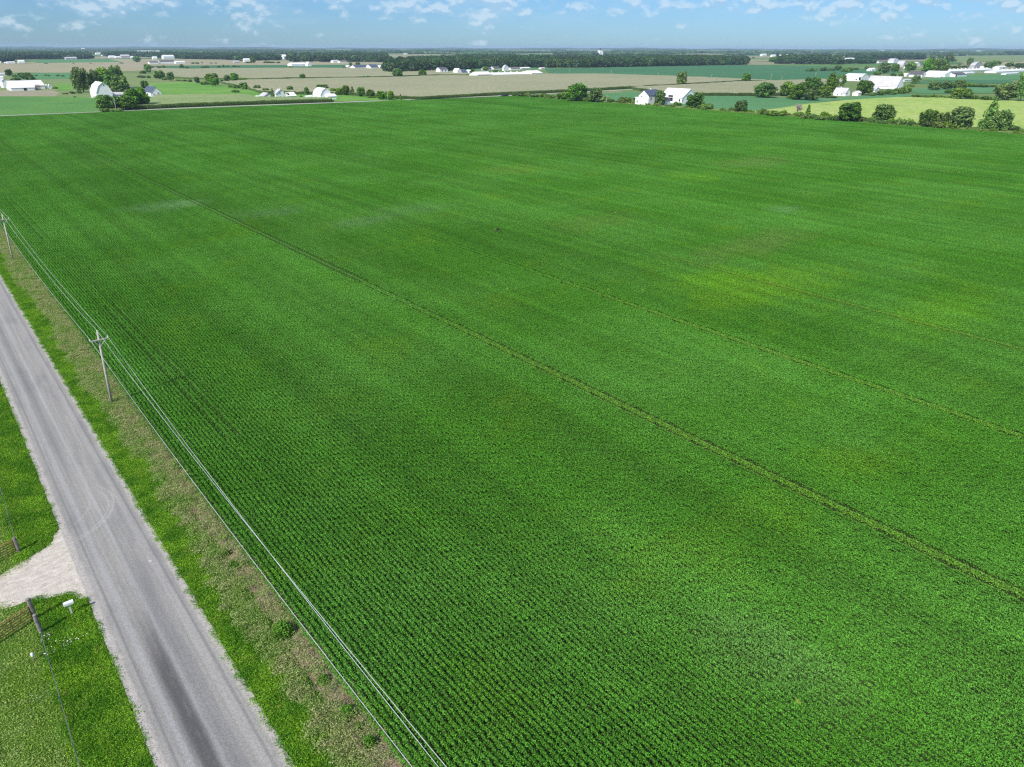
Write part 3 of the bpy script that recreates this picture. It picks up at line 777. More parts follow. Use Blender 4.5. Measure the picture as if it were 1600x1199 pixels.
trees('along the right hedgerow end by the lime hayfield', [(1379, 193.5, 165, 32, 'r'), (1392, 195, 183, 12, 's'), (1405, 197, 182, 14, 's'), (1419, 197, 183, 12, 's'), (1446, 199, 173, 27, 'r'), (1456, 201, 186, 26, 's'), (1472, 200, 176, 20, 'o'), (1470, 202, 188, 22, 's'), (1497, 203, 170, 38, 'r'), (1543, 204, 160, 28, 'c'), (1561, 206, 174, 33, 'r'), (1582, 206.5, 195, 20, 's'), (1597, 207, 198, 14, 's')], 'trees at the right end of the hedgerow')
trees('in the round-crowned grove left of the grey-roofed farmhouse', [(1195, 153.5, 131, 38, 'r'), (1228, 151, 129, 23, 'r'), (1248, 157, 131, 30, 'r'), (1268, 158, 140, 25, 'r'), (1266, 146, 122, 26, 'r'), (1287, 153, 135, 20, 'r'), (1297, 144.5, 116, 24, 'c'), (1312, 138, 118, 14, 'r'), (1238, 155, 147, 14, 's'), (1300, 154, 149, 16, 's')], 'trees of the grove by the right farmhouse')
trees('hugging the white shed and big grey-roofed barn', [(1347, 149.5, 127, 27, 'r'), (1364, 150.5, 142.5, 10, 's'), (1376, 149.5, 140, 14, 's'), (1390, 148.5, 137, 17, 's'), (1404, 147, 134.5, 17, 's'), (1416, 146, 131.5, 16, 's'), (1424, 136, 130.5, 10, 's'), (1427, 131, 128, 8, 's')], 'hedge of the grey-roofed barn')
trees('standing alone in the tan corn above the hedgerow', [(1066, 134.5, 113.5, 18, 'r'), (1166, 129, 115.5, 15, 'r')], 'lone field trees')
trees('on the pasture edge right of the grey-roofed barn', [(1456, 141.5, 128, 22, 'r'), (1478, 140.5, 127.5, 20, 'r'), (1497, 143, 126, 20, 'r'), (1512, 136.5, 128, 14, 's'), (1501, 155.5, 139, 31, 'r'), (1534, 137, 131, 22, 's'), (1554, 136.8, 132, 14, 's'), (1484, 146, 139, 14, 's')], 'trees of the right pastures')
trees('in the hedge behind the lime hayfield', [(1430, 152.5, 147, 13, 's'), (1446, 152.8, 148, 16, 's'), (1463, 153, 147.5, 15, 's'), (1480, 153.5, 149, 10, 's'), (1525, 156, 148, 16, 's'), (1541, 157, 148, 15, 's'), (1572, 158, 132, 36, 'r'), (1594, 159, 115, 22, 'r'), (1554, 157.5, 150, 14, 's')], 'hedge behind the lime hayfield')
trees('around the far right farm with the round-roofed barns', [(1380, 115, 98, 20, 'r'), (1398, 113, 101, 14, 'r'), (1421, 112, 98, 18, 'r'), (1451, 118, 93, 24, 'r'), (1468, 119, 94, 24, 'r'), (1431, 129.5, 118, 13, 'r'), (1370, 118, 109, 10, 's'), (1395, 121, 113, 8, 's'), (1408, 120, 111.5, 8, 's'), (1488, 107, 100.5, 18, 's')], 'trees of the far right farm')
trees('behind the long white barns at the right edge', [(1515, 104, 91, 9, 'r'), (1545, 107.5, 97, 18, 'r'), (1556, 106, 95, 14, 'r'), (1577, 105, 98, 14, 'r'), (1592, 107, 99, 16, 'r'), (1505, 106, 102, 12, 's'), (1491, 96.5, 90.5, 6, 's'), (1482, 97, 84, 13, 'r'), (1469, 96, 86, 10, 'r'), (1498.5, 102.5, 98, 4, 's'), (1457, 93, 86, 10, 'r')], 'trees behind the right barns')
trees('in the bush line on the dark green field', [(1262, 112, 107, 8, 's'), (1271, 112, 105.5, 11, 's'), (1289, 111.5, 104, 13, 's'), (1299, 111, 106, 9, 's'), (1309, 110.5, 103, 12, 'r'), (1321, 113, 105, 10, 's'), (1328, 112, 104.5, 9, 's'), (1336, 109.5, 104, 9, 's'), (1353, 109, 102, 6, 's'), (1363, 109, 104, 10, 's')], 'bushes on the far dark field')
trees('in the small clump by the far white tower', [(1206, 97.5, 89.5, 10, 'r'), (1214, 98, 88, 9, 'r'), (1177, 91.5, 89, 4, 's'), (1226, 98, 88, 9, 'r')], 'trees by the far tower')
trees('beside the left white barns, far left', [(16, 119.5, 109, 11, 'r'), (23, 121, 115, 7, 's'), (33, 121.5, 114, 8, 'r'), (42, 125, 114, 17, 'r'), (24, 126, 119.5, 13, 's'), (48, 125, 118, 11, 's'), (57, 119, 116, 4, 's'), (72, 119, 116, 5, 's'), (76, 119.5, 116.5, 4, 's'), (90, 119.5, 116, 5, 's'), (98, 120, 117, 5, 's')], 'trees by the far left barns')
trees('around the gambrel barn at left', [(117, 119.5, 111.5, 9, 'r'), (131, 145, 108, 26, 'r'), (150, 144, 111, 17, 'r'), (166, 143, 108, 26, 'r'), (186, 140, 106, 24, 'r'), (192, 146.5, 119, 26, 'r'), (174, 144, 118, 18, 'r'), (227, 140, 127, 13, 'r'), (113, 147, 142, 8, 's'), (124, 146.5, 141, 7, 's'), (117, 152.5, 150, 4, 's'), (86, 139, 135, 7, 's'), (103, 147.5, 144.5, 9, 's')], 'trees round the left gambrel barn')
trees('in the round bushes before the gambrel barn', [(170, 174.5, 150, 35, 'r'), (193, 173, 151, 36, 'r'), (215, 169.5, 139, 43, 'r'), (166, 175.5, 167.5, 14, 's'), (182, 175.5, 169, 14, 's'), (203, 171, 158, 18, 's')], 'bushes before the gambrel barn')
trees('in the diagonal hedge left of the tan corn', [(214, 97.5, 89, 12, 'r'), (223, 115.5, 109, 9, 's'), (233, 114.5, 101, 11, 'r'), (249, 124, 111, 15, 'r'), (258, 125.5, 120, 9, 's'), (269, 127, 113.5, 12, 'r'), (232, 122.5, 117, 6, 's'), (221, 122, 117, 12, 's'), (279, 127, 123, 6, 's'), (296, 128.5, 123, 7, 's'), (308, 130.5, 121, 9, 'r'), (320, 133, 126, 13, 's'), (332, 128.5, 115.5, 22, 'r'), (337, 135, 123, 16, 'r'), (287, 127.5, 124, 8, 's')], 'diagonal hedge trees')
trees('in the dark row at the left fencerow end', [(356, 128, 118, 11, 'r'), (368, 128, 115, 13, 'r'), (378, 128, 120, 7, 's'), (385, 127.5, 120.5, 5, 's'), (391, 127.5, 121.5, 7, 's'), (404, 127.3, 121, 10, 's'), (347, 127.5, 123.5, 4, 's')], 'dark trees of the fencerow end')
trees('along the meadow edge above the white farmhouse', [(361, 137, 132, 8, 's'), (369, 138.5, 131, 11, 's'), (383, 140, 129.5, 15, 'r'), (368, 145, 139.5, 11, 's'), (403.5, 142.5, 133.5, 11, 'r'), (395, 141, 137, 8, 's')], 'meadow edge bushes')
trees('in the fencerow between two tan corn fields', [(472.5, 125.2, 116, 9, 'r'), (524, 124.3, 118.5, 10, 's'), (562, 123.2, 119, 14, 's'), (573, 122.8, 118, 12, 's'), (585, 122.7, 118.5, 12, 's'), (621, 122, 108.5, 18, 'r'), (660, 120, 109.5, 13, 'r')], 'fencerow trees')
trees('beside the white farmhouse above the corn strip', [(417, 146, 138.5, 12, 'r'), (427, 155.5, 139, 6, 'c'), (450, 155, 145, 5, 'o'), (454.5, 145, 135.5, 10, 'r'), (480, 150, 137, 8, 'r'), (471, 153, 149, 4, 's')], 'trees by the white farmhouse')
trees('in the row right of the arched white barn', [(505, 142, 132.5, 21, 'r'), (522, 147.5, 138.5, 11, 'r'), (530, 149, 138, 12, 'r'), (541, 149.5, 135, 13, 'r'), (551, 149, 136, 8, 'c'), (565, 151.5, 137.5, 14, 'r'), (579, 153, 141, 14, 'r'), (596, 156, 143, 16, 'r'), (609, 156.5, 143, 16, 'r'), (626, 156.5, 147, 4, 'c'), (581, 153.5, 149, 10, 's'), (648, 158.5, 156, 9, 's')], 'trees right of the arched barn')
trees('among the hedge dots on the dark soybean strip', [(238, 106.5, 103, 5, 's'), (249, 106.5, 102.5, 6, 's'), (256, 106.5, 101, 4, 's'), (284, 107, 100.8, 7, 'r'), (292, 107.3, 103.5, 5, 's'), (318, 106.3, 103, 5, 's'), (323, 106.3, 102, 6, 's'), (342, 106, 102.2, 5, 's'), (349, 105.2, 100.5, 3.5, 's'), (356, 104.5, 101.8, 4, 's'), (366, 105, 101, 5, 's'), (372, 105, 103, 6, 's'), (352, 110.5, 108.5, 6, 's')], 'bushes on the dark strip')
trees('by the white houses left of the wood', [(452, 107.8, 102.5, 11, 's'), (548, 106.5, 98, 5, 'r'), (558.5, 103, 97.5, 8, 'r'), (539, 107.8, 102.5, 6, 's'), (396, 99, 90, 9, 'r'), (378, 96, 92, 6, 's'), (415, 99, 94.5, 8, 's'), (425, 99, 95, 8, 's'), (434, 99, 95.5, 6, 's'), (389, 99, 95.5, 8, 's')], 'trees by the far left houses')
trees('by the houses left of the long barn', [(738, 115, 107.5, 8, 'r'), (733, 118.7, 114, 10, 's'), (742, 118.5, 113, 9, 's'), (775, 112.5, 107.5, 9, 's'), (705, 108, 99, 8, 'r'), (758, 111, 104, 8, 'r')], 'trees by the long barn')
trees('on the tan field beyond the dark strip', [(302, 100, 96.8, 5, 's'), (308, 100, 96.8, 6, 's'), (316, 99, 97.2, 3, 's'), (331, 99.5, 97.5, 4, 's'), (337, 99.5, 97.5, 4, 's'), (72, 99.8, 98, 5, 's'), (115, 99.5, 98, 3, 's'), (142, 99.5, 98, 3, 's'), (190, 99.5, 97.5, 6, 's')], 'specks of bushes on the far tan field')

# undergrowth joining the hedgerow trees
P_, rz, sc, idx = [], [], [], []
y = 108.0
while y < 506:
    dens_ = .9
    if random.random() < dens_:
        w = random.uniform(3.0, 7.0); P_.append((421.5 + random.uniform(-1, 3), y, 0)); rz.append(random.uniform(0, 6.28)); sc.append((w, w, random.uniform(1.4, 4.4))); idx.append(random.randrange(4))
    y += random.uniform(1.2, 5.0)
scatter('hedge_undergrowth', 'low tangled undergrowth joining the hedgerow trees at the field edge', 'undergrowth', source_coll('undergrowth_source', CR['s']), P_, rz, sc, idx)

# woods and far forest (nobody could count them)
def wood_scatter(name, label, front, depth_m, step, hscale, coll, nv, seed, wscale=1.0, jit=0.5, keep=1.0):
    """trees behind a front edge given in the picture; depth_m metres away from the camera"""
    r = random.Random(seed); P_, rz, sc, idx = [], [], [], []
    pts = [at(*q) for q in front]
    dps = depth_m if isinstance(depth_m, (list, tuple)) else [depth_m] * len(pts)
    for (a, b, d0, d1) in zip(pts[:-1], pts[1:], dps[:-1], dps[1:]):
        L = (b - a).length; n = max(1, int(L / step))
        for i in range(n):
            q = a.lerp(b, i / n); dd = d0 + (d1 - d0) * i / n; u = Vector((q.x, q.y, 0)).normalized()
            s = 0.0
            while s < dd:
                if r.random() < keep:
                    p = q + u * s + Vector((r.uniform(-jit, jit) * step, r.uniform(-jit, jit) * step, 0))
                    h = hscale * r.uniform(.68, 1.2); w = step * r.uniform(1.0, 1.7) * wscale
                    P_.append((p.x, p.y, 0)); rz.append(r.uniform(0, 6.28)); sc.append((w, w, h)); idx.append(r.randrange(nv))
                s += step
    return scatter(name, label, 'trees', coll, P_, rz, sc, idx)
wcr = source_coll('wood_source', [crown('round', 520, 0.13, s, M['wood']) for s in (41, 42, 43)] + [crown('round', 520, 0.13, 44, M['wood'])])
def clump(seed):
    r = np.random.RandomState(seed); Vs, Fs, b = [], [], 0
    mb = MB()
    for i in range(46):
        x, y = r.uniform(-60, 60), r.uniform(-28, 28); h = r.uniform(10, 17); w = r.uniform(5, 9)
        mb.ell((x, y, h * .5), (w, w, h * .5), 7, 5)
    V = np.array(mb.v); V += r.normal(size=V.shape) * 0.7; V[:, 2] = np.maximum(V[:, 2], -0.1); F = np.array(mb.f)
    return np_mesh('far_clump_%d' % seed, V, F, [M['wood']])
fcl = source_coll('far_wood_source', [clump(s) for s in range(4)])
wood_scatter('oak_wood', 'broad dark wood behind the long white barn and the tan corn', [(611, 114.5), (640, 114), (700, 110.5), (745, 107.5), (760, 106.2), (850, 106), (920, 106), (1000, 104.5), (1100, 102.5), (1168, 101.5)], [700, 800, 900, 950, 950, 950, 950, 900, 800, 500], 13, 15, wcr, 4, 3)
wood_scatter('wood', 'dark wood at the far left beyond the green field', [(-60, 94), (18, 93.5), (60, 93), (100, 92.5), (148, 92.5)], 1500, 26, 15, wcr, 4, 4)
wood_scatter('wood', 'dark wood clump at the left picture edge by white barns', [(-40, 99), (0, 98), (17, 97)], 160, 14, 15, wcr, 4, 14)
wood_scatter('wood', 'tree belt behind the far white barns, left of centre', [(168, 88.5), (215, 88.8), (250, 90), (300, 92.5), (345, 93), (375, 94.5), (400, 95), (445, 94.5)], [500, 700, 900, 1000, 1000, 900, 700, 400], 24, 14, wcr, 4, 5)
wood_scatter('wood', 'tree belt beyond the dark strip, left of the broad wood', [(458, 97), (500, 97), (560, 97), (612, 97.5)], 1500, 24, 15, wcr, 4, 6)
wood_scatter('wood', 'dark wood right of centre behind the tower', [(1219, 100), (1260, 100.5), (1322, 101)], 1100, 20, 15, wcr, 4, 7)
wood_scatter('wood', 'tree belt behind the far right farm', [(1322, 100), (1345, 100), (1372, 99.5)], 120, 16, 11, wcr, 4, 8, keep=.7)
wood_scatter('wood', 'dark wood band behind the round-roofed barns', [(1330, 94), (1400, 93.5), (1445, 93.5)], 1400, 26, 15, wcr, 4, 9, keep=.8)
wood_scatter('wood', 'dark wood at the far right horizon', [(1578, 86.5), (1620, 86), (1700, 86)], 2500, 40, 15, wcr, 4, 10)
# far tree lines
r = random.Random(21); P_, rz, sc, idx = [], [], [], []
def strip(cx, cy, ang, length, rows=1):
    n = max(1, int(length / 105))
    for i in range(n):
        for j in range(rows):
            s = (i - n / 2) * 105
            x = cx + s * math.cos(ang) + j * 55 * -math.sin(ang) + r.uniform(-15, 15); y = cy + s * math.sin(ang) + j * 55 * math.cos(ang) + r.uniform(-10, 10)
            P_.append((x, y, 0)); rz.append(ang + r.choice((0, math.pi)) + r.uniform(-.1, .1)); sc.append((r.uniform(.9, 1.15), r.uniform(.8, 1.3), r.uniform(.6, 1.0))); idx.append(r.randrange(4))
for i in range(220):
    az = R_(r.uniform(-8, 87)); d = r.choice((r.uniform(4200, 7000), r.uniform(6000, 10000), r.uniform(8000, 13500)))
    strip(d * math.sin(az), d * math.cos(az), r.choice((0, math.pi / 2, 0, 0.1)), r.uniform(200, 1100), r.choice((1, 1, 2, 3)) if d > 6500 else r.choice((1, 1, 2)))
for k in range(150):                                   # the last wooded band against the sky
    az = R_(-12 + k * 0.7); d = 14200 + 500 * math.sin(k * .9)
    strip(d * math.sin(az), d * math.cos(az), -az, 260, 2)
scatter('far_tree_lines', 'dark bluish tree lines running along the horizon', 'trees', fcl, P_, rz, sc, idx)
# low wooded hills at the horizon
v, f = [], []
NN = 220
for k in range(NN + 1):
    az = R_(-14 + 104 * k / NN); a = -14 + 104 * k / NN
    h = 18 + 7 * math.sin(k * .11) + 5 * math.sin(k * .43 + 1) + 3 * math.sin(k * 1.1) + 1.6 * math.sin(k * 2.9)
    h += 26 * max(0, 1 - max(0, a + 2) / 22.0) + 8 * math.exp(-((a - 34) / 4) ** 2) + 6 * max(0, min(1, (a - 66) / 6))
    for d, hh in ((13000, -1), (14000, h * .55), (14700, h), (15300, h * .4)):
        v.append((d * math.sin(az), d * math.cos(az), hh))
    if k:
        b = (k - 1) * 4
        for j in range(3): f.append((b + j, b + j + 1, b + 5 + j, b + 4 + j))
hm = ground_mat('wooded_hill', (0.035, 0.07, 0.03), (0.05, 0.09, 0.035), None, 0.002, 0.01)
o = link('hills', mesh('hills', v, f, hm)); o['kind'] = 'structure'
if o.data.polygons[0].normal.z < 0: o.data.flip_normals()

# ------------------------------------------------------------------ buildings
def face_rect(axis, plane, x0, x1, y0, y1):
    """corners of a picture rectangle on a vertical wall plane (axis 's': Y=plane, 'w': X=plane)"""
    out = []
    for px, py in ((x0, y1), (x1, y1), (x1, y0), (x0, y0)):
        d = ray(px, py); tt = (plane / d.y) if axis == 's' else (plane / d.x)
        out.append(Vector((d.x * tt, d.y * tt, CAM_H + d.z * tt)))
    return out

def building(name, label, cat, xl, xc, yc, xr, ye, yr, axis='y', roof='gable', wall='white', rmat='whitemetal', lx=None, ly=None, op=(), group=None, vents=0, chimney=False, rise=None):
    c = at(xc, yc)
    if lx is None: lx = solve_len(c, (1, 0, 0), xr)
    if ly is None: ly = solve_len(c, (0, 1, 0), xl)
    ez = max(1.8, solve_z(c, ye))
    rp = (c.x + lx / 2, c.y) if axis == 'y' else (c.x + lx / 2, c.y + ly / 2)
    rz_ = max(ez + 0.12 * (lx if axis == 'y' else ly), solve_z(rp, yr))
    if rise is not None: rz_ = ez + rise
    cen = Vector((c.x + lx / 2, c.y + ly / 2, 0))
    e = empty(name, cen); tag(e, label, cat, group)
    b = (lx if axis == 'y' else ly) / 2; L = (ly if axis == 'y' else lx) / 2
    H = rz_ - ez
    if roof == 'gambrel': prof = [(-b, ez), (-b * .60, ez + H * .64), (0, rz_), (b * .60, ez + H * .64), (b, ez)]
    elif roof == 'arch': prof = [(b * math.cos(math.pi * (1 - k / 10)), ez + H * math.sin(math.pi * k / 10)) for k in range(11)]
    elif roof == 'shed': prof = [(-b, ez), (b, rz_)]
    else: prof = [(-b, ez), (0, rz_), (b, ez)]
    def turn(vv): return vv if axis == 'y' else [(-y, x, z) for x, y, z in vv]
    mb = MB(); mb.prism([(-b, 0)] + [(x, z - 0.02) for x, z in prof] + [(b, 0)], -L, L)
    mb.v = turn(mb.v); mb.build('wall', M[wall], e)
    mb = MB(); o_ = 0.35; th = 0.18
    n = len(prof)
    px_ = list(prof)
    dx = px_[0][0] - px_[1][0]; dz = px_[0][1] - px_[1][1]; q = o_ / math.hypot(dx, dz); px_[0] = (px_[0][0] + dx * q, px_[0][1] + dz * q)
    dx = px_[-1][0] - px_[-2][0]; dz = px_[-1][1] - px_[-2][1]; q = o_ / math.hypot(dx, dz); px_[-1] = (px_[-1][0] + dx * q, px_[-1][1] + dz * q)
    for i in range(n - 1):
        (x0, z0), (x1, z1) = px_[i], px_[i + 1]
        mb.prism([(x0, z0), (x0, z0 + th), (x1, z1 + th), (x1, z1)], -L - o_, L + o_)
    mb.v = turn(mb.v); rf = mb.build('roof', M[rmat], e)
    for k in range(vents):
        s = -L + (k + .5) * 2 * L / vents
        pv = (0, s, rz_) if axis == 'y' else (s, 0, rz_)
        m2 = MB().box(-.5, .5, -.7, .7, 0, .9); m2.prism([(-.65, .9), (0, 1.3), (.65, .9)], -.8, .8)
        m2.build('vent', M['white'], rf, pv)
    if chimney:
        pv = (b * .2, L * .3, rz_) if axis == 'y' else (L * .3, b * .2, rz_)
        MB().box(-.4, .4, -.4, .4, -1.0, 1.0).build('chimney', M['offwhite'], rf, pv)
    for (fc, x0, x1, y0, y1, kind_) in op:
        plane = c.y - 0.04 if fc == 's' else c.x - 0.04
        R4 = face_rect(fc, plane, x0, x1, y0, y1)
        u0_ = min(p.x for p in R4) if fc == 's' else min(p.y for p in R4); u1_ = max(p.x for p in R4) if fc == 's' else max(p.y for p in R4)
        z0_ = max(0.02, min(p.z for p in R4)); z1_ = max(z0_ + .6, max(p.z for p in R4))
        g = MB(); fr = MB(); w_ = .12
        def slab(mb_, a0, a1, b0, b1, t0, t1):
            if fc == 's': mb_.box(a0 - cen.x, a1 - cen.x, plane - t1 - cen.y, plane - t0 - cen.y, b0, b1)
            else: mb_.box(plane - t1 - cen.x, plane - t0 - cen.x, a0 - cen.y, a1 - cen.y, b0, b1)
        slab(g, u0_, u1_, z0_, z1_, -0.03, 0.02)
        slab(fr, u0_ - w_, u0_, z0_, z1_ + w_, -.03, .06); slab(fr, u1_, u1_ + w_, z0_, z1_ + w_, -.03, .06); slab(fr, u0_, u1_, z1_, z1_ + w_, -.03, .06)
        if kind_ == 'window': slab(fr, u0_, u1_, z0_ - w_ * .8, z0_, -.03, .08); slab(fr, u0_, u1_, (z0_ + z1_) / 2 - .04, (z0_ + z1_) / 2 + .04, .021, .05)
        nm, mt_ = {'window': ('window', 'glass'), 'door': ('door', 'dark'), 'tandoor': ('door', 'tanwall'), 'greydoor': ('door', 'greywall')}[kind_]
        dd = g.build(nm, M[mt_], e); fr.build('frame', M['white'], dd)
    return e

B = building
# left gambrel farm
B('gambrel_barn', 'tall white gambrel barn beside dark trees, left of the round bushes', 'barn', 142.5, 152.5, 154.5, 177.4, 145, 129, 'y', 'gambrel', 'white', 'whitemetal',
  op=[('s', 161, 162.6, 132, 134.2, 'window'), ('w', 146, 151.5, 151.5, 153, 'greydoor'), ('s', 156, 158, 151.5, 154.3, 'door'), ('s', 165.5, 169, 148, 154, 'greydoor')])
B('low_shed', 'low white shed with grey roof against the right side of the gambrel barn', 'shed', 177.6, 178.2, 151.8, 197, 148.2, 144.5, 'x', 'gable', 'white', 'greymetal', ly=7, op=[('s', 187, 188.5, 148.7, 150.5, 'window')])
B('farmhouse', 'tan house with blue grey roof half hidden behind the round bushes', 'house', 197.5, 199, 147.5, 207, 143.5, 140.5, 'x', 'gable', 'tanwall', 'brownroof', ly=9)
B('farmhouse', 'small blue-roofed house wing behind the round bushes', 'house', 205.5, 207.5, 146.5, 216, 139.5, 136, 'x', 'gable', 'tanwall', 'slate', ly=9)
B('farmhouse', 'white house with blue grey roof right of the round bushes', 'house', 225, 236.5, 151.8, 253, 144.5, 136, 'y', 'gable', 'white', 'slate', op=[('s', 246.5, 249, 144.5, 150.8, 'greydoor'), ('s', 240, 241.2, 146.5, 148.5, 'window'), ('w', 230, 231.5, 146, 148, 'window')], chimney=True)
# far-left barns
B('machine_shed', 'broad white machine shed with dark doorway at the far left farm', 'barn', 17, 18, 142.5, 55, 137.8, 126.5, 'x', 'gable', 'white', 'whitemetal', ly=30, op=[('s', 37.6, 41.5, 137.8, 141.8, 'door')])
B('barn_annex', 'white barn wing with tan door, right of the broad white shed', 'barn', 51, 55.5, 139.6, 71, 134, 126, 'x', 'gable', 'white', 'whitemetal', ly=34, op=[('s', 56, 62, 132.8, 138.8, 'tandoor')])
B('barn_annex', 'tall narrow white barn wing at the left end of the broad shed', 'barn', 4, 6, 138, 14, 127, 123.5, 'y', 'gable', 'white', 'greymetal', ly=22, op=[('s', 9, 11.2, 131, 133, 'window'), ('s', 9, 11.2, 134, 136.5, 'window')])
B('long_shed', 'long low white shed with grey roof at the left picture edge', 'shed', -20, -19, 119.5, 11.5, 117, 114.8, 'x', 'gable', 'white', 'greymetal', ly=16)
B('long_shed', 'low white shed at the left edge in front of the long one', 'shed', -16, -15, 124.3, 6, 122, 120, 'x', 'gable', 'white', 'whitemetal', ly=12)
for k, (x0, x1, lb) in enumerate(((73.2, 76.2, 'left one of two white hutches beside the barn wing'), (77.2, 81, 'right one of two white hutches beside the barn wing'))):
    B('calf_hutch', lb, 'hutch', x0 - .5, x0, 139, x1, 135.5, 132.3, 'y', 'arch', 'white', 'white', ly=4, group='white hutches')
# white farmhouse above the corn strip
B('farmhouse', 'two-storey white farmhouse with grey roof above the corn strip', 'house', 427.5, 432, 155.6, 448.5, 147, 139.8, 'y', 'gable', 'white', 'greymetal',
  op=[('s', 436.3, 437.8, 144.6, 146.6, 'window'), ('s', 443.2, 444.7, 144.4, 146.4, 'window'), ('s', 437, 438.8, 151, 153.6, 'window'), ('s', 443.6, 445.2, 151, 153.2, 'window'), ('w', 429.4, 430.6, 151.5, 153.8, 'window')], chimney=True)
B('house_wing', 'white-roofed grey wing joined to the right of the two-storey farmhouse', 'house', 449, 449.6, 155.2, 463.3, 150.5, 144.5, 'x', 'gable', 'greywall', 'whitemetal', ly=9, op=[('s', 456.5, 458, 150.8, 152.3, 'window')])
B('garage', 'pinkish white gabled garage left of the two-storey farmhouse', 'shed', 412, 413.5, 155.8, 426.5, 150.5, 145.5, 'y', 'gable', 'pinkwhite', 'greymetal', ly=10, op=[('s', 416, 422.5, 151.3, 155.4, 'greydoor')])
B('garden_shed', 'tiny white shed at the left end of the white farmstead', 'shed', 402, 403, 155.5, 409, 152.6, 150.4, 'y', 'gable', 'white', 'whitemetal', ly=6)
B('gambrel_barn', 'broad white arched-roof barn right of the white farmhouse', 'barn', 489.5, 501.5, 155.6, 518, 148.5, 138, 'y', 'gambrel', 'white', 'whitemetal',
  op=[('w', 493, 494.8, 150.5, 154, 'greydoor'), ('s', 505.8, 507, 150.5, 152, 'window'), ('s', 512.6, 514, 150.5, 152, 'window')])
B('low_shed', 'small white lean-to at the left foot of the arched-roof barn', 'shed', 480.5, 481.5, 155.3, 490, 152, 149.8, 'x', 'gable', 'white', 'whitemetal', ly=6, op=[('s', 487.8, 489.2, 153, 154.8, 'door')])
B('barn_annex', 'white annex with wide dark door at the right foot of the arched-roof barn', 'barn', 511.5, 512.5, 155.9, 526, 151, 147, 'x', 'gable', 'white', 'whitemetal', ly=7, op=[('s', 514, 517.2, 153, 154.8, 'door')])
# barn and house in the hedgerow
B('white_barn', 'big white barn with dark doorway behind the hedgerow trees', 'barn', 1030.5, 1065, 163, 1088, 153.3, 139.6, 'y', 'gable', 'white', 'whitemetal',
  op=[('w', 1044.5, 1051, 149, 157.8, 'door'), ('w', 1060.7, 1062.6, 155.2, 158.8, 'door'), ('s', 1066, 1067.4, 155.5, 158.5, 'window')])
B('farmhouse', 'white farmhouse with dark blue roof left of the big hedgerow barn', 'house', 997, 1012.5, 166, 1031, 149.6, 144.8, 'x', 'gable', 'white', 'slate', op=[('w', 1001.4, 1002.8, 150, 152, 'window'), ('s', 1016, 1018.2, 152.5, 155.5, 'window'), ('s', 1023, 1025.2, 153, 156, 'window')], chimney=True, rise=3.4)
B('house_wing', 'low white porch wing at the left of the dark-roofed farmhouse', 'house', 992, 998.5, 164.8, 1004, 156.5, 153, 'x', 'shed', 'white', 'whitemetal', op=[('w', 994.8, 996.2, 157, 160.5, 'window')], rise=1.5)
B('low_shed', 'small dark-roofed lean-to between farmhouse and big barn', 'shed', 1036, 1038.5, 166.5, 1047, 156.5, 152.6, 'x', 'gable', 'offwhite', 'darkroof', ly=6)
# right farm
B('machine_shed', 'large barn with long pale grey roof at right', 'barn', 1352, 1400.5, 139.8, 1411, 136, 120, 'y', 'gable', 'white', 'greymetal')
B('garage', 'white gabled garage in front of the pale grey roofed barn', 'shed', 1358, 1366, 145.2, 1375, 141.3, 136.8, 'y', 'gable', 'white', 'greymetal', ly=10)
B('arch_barn', 'white round-shouldered barn left of the pale grey roofed barn', 'barn', 1318, 1345, 127.2, 1357.5, 120.8, 115.6, 'y', 'gambrel', 'white', 'whitemetal', op=[('w', 1342.6, 1344.7, 120.3, 126, 'door'), ('w', 1337, 1339, 123.5, 125.5, 'window'), ('w', 1319.5, 1321.5, 123.3, 126, 'door')])
B('farmhouse', 'white house with pale grey roof right of the grove', 'house', 1301.5, 1320.5, 150.4, 1327.6, 145.8, 138, 'y', 'gable', 'white', 'greymetal', op=[('s', 1323, 1324.4, 145, 147, 'window'), ('w', 1308, 1309.4, 147, 148.8, 'window'), ('w', 1314, 1315.4, 147.2, 149, 'window')], chimney=True)
B('garden_shed', 'small white gabled shed between grey-roofed house and tree', 'shed', 1331, 1340.5, 150.3, 1345.2, 145.2, 142.3, 'x', 'gable', 'pinkwhite', 'whitemetal')
B('low_shed', 'small white shed at the bushes above the arch-shouldered barn', 'shed', 1358.3, 1361.5, 111.6, 1368.5, 108.6, 106.3, 'x', 'gable', 'white', 'whitemetal', ly=9, op=[('w', 1359.3, 1360.5, 109.4, 111, 'window')])
# far right farm
B('arch_barn', 'silvery round-roofed barn, front one of the pair', 'barn', 1401, 1411, 104.5, 1418.2, 101.5, 95.2, 'y', 'arch', 'greywall', 'greymetal', group='silver round-roofed barns')
B('arch_barn', 'silvery round-roofed barn, back one of the pair', 'barn', 1387, 1396, 98.6, 1403.5, 96, 91.6, 'y', 'arch', 'white', 'greymetal', group='silver round-roofed barns')
B('low_barn', 'low brown-roofed barn left of the silvery barns', 'barn', 1371, 1373, 99, 1387, 96.6, 94, 'x', 'gable', 'white', 'brownroof', ly=16)
B('low_barn', 'white barn behind the trees right of the silvery barns', 'barn', 1425, 1431, 103.5, 1437.5, 100, 97.4, 'y', 'gable', 'white', 'whitemetal')
B('farmhouse', 'dark-roofed white farmhouse below the far right trees', 'house', 1420, 1440, 121.2, 1445.5, 117, 111.6, 'y', 'gable', 'white', 'darkroof', op=[('s', 1442, 1443.4, 117, 118.6, 'window')])
B('low_shed', 'low white garage left of the dark-roofed white farmhouse', 'shed', 1413.5, 1416, 120, 1421, 117, 114.8, 'y', 'gable', 'white', 'whitemetal', ly=12)
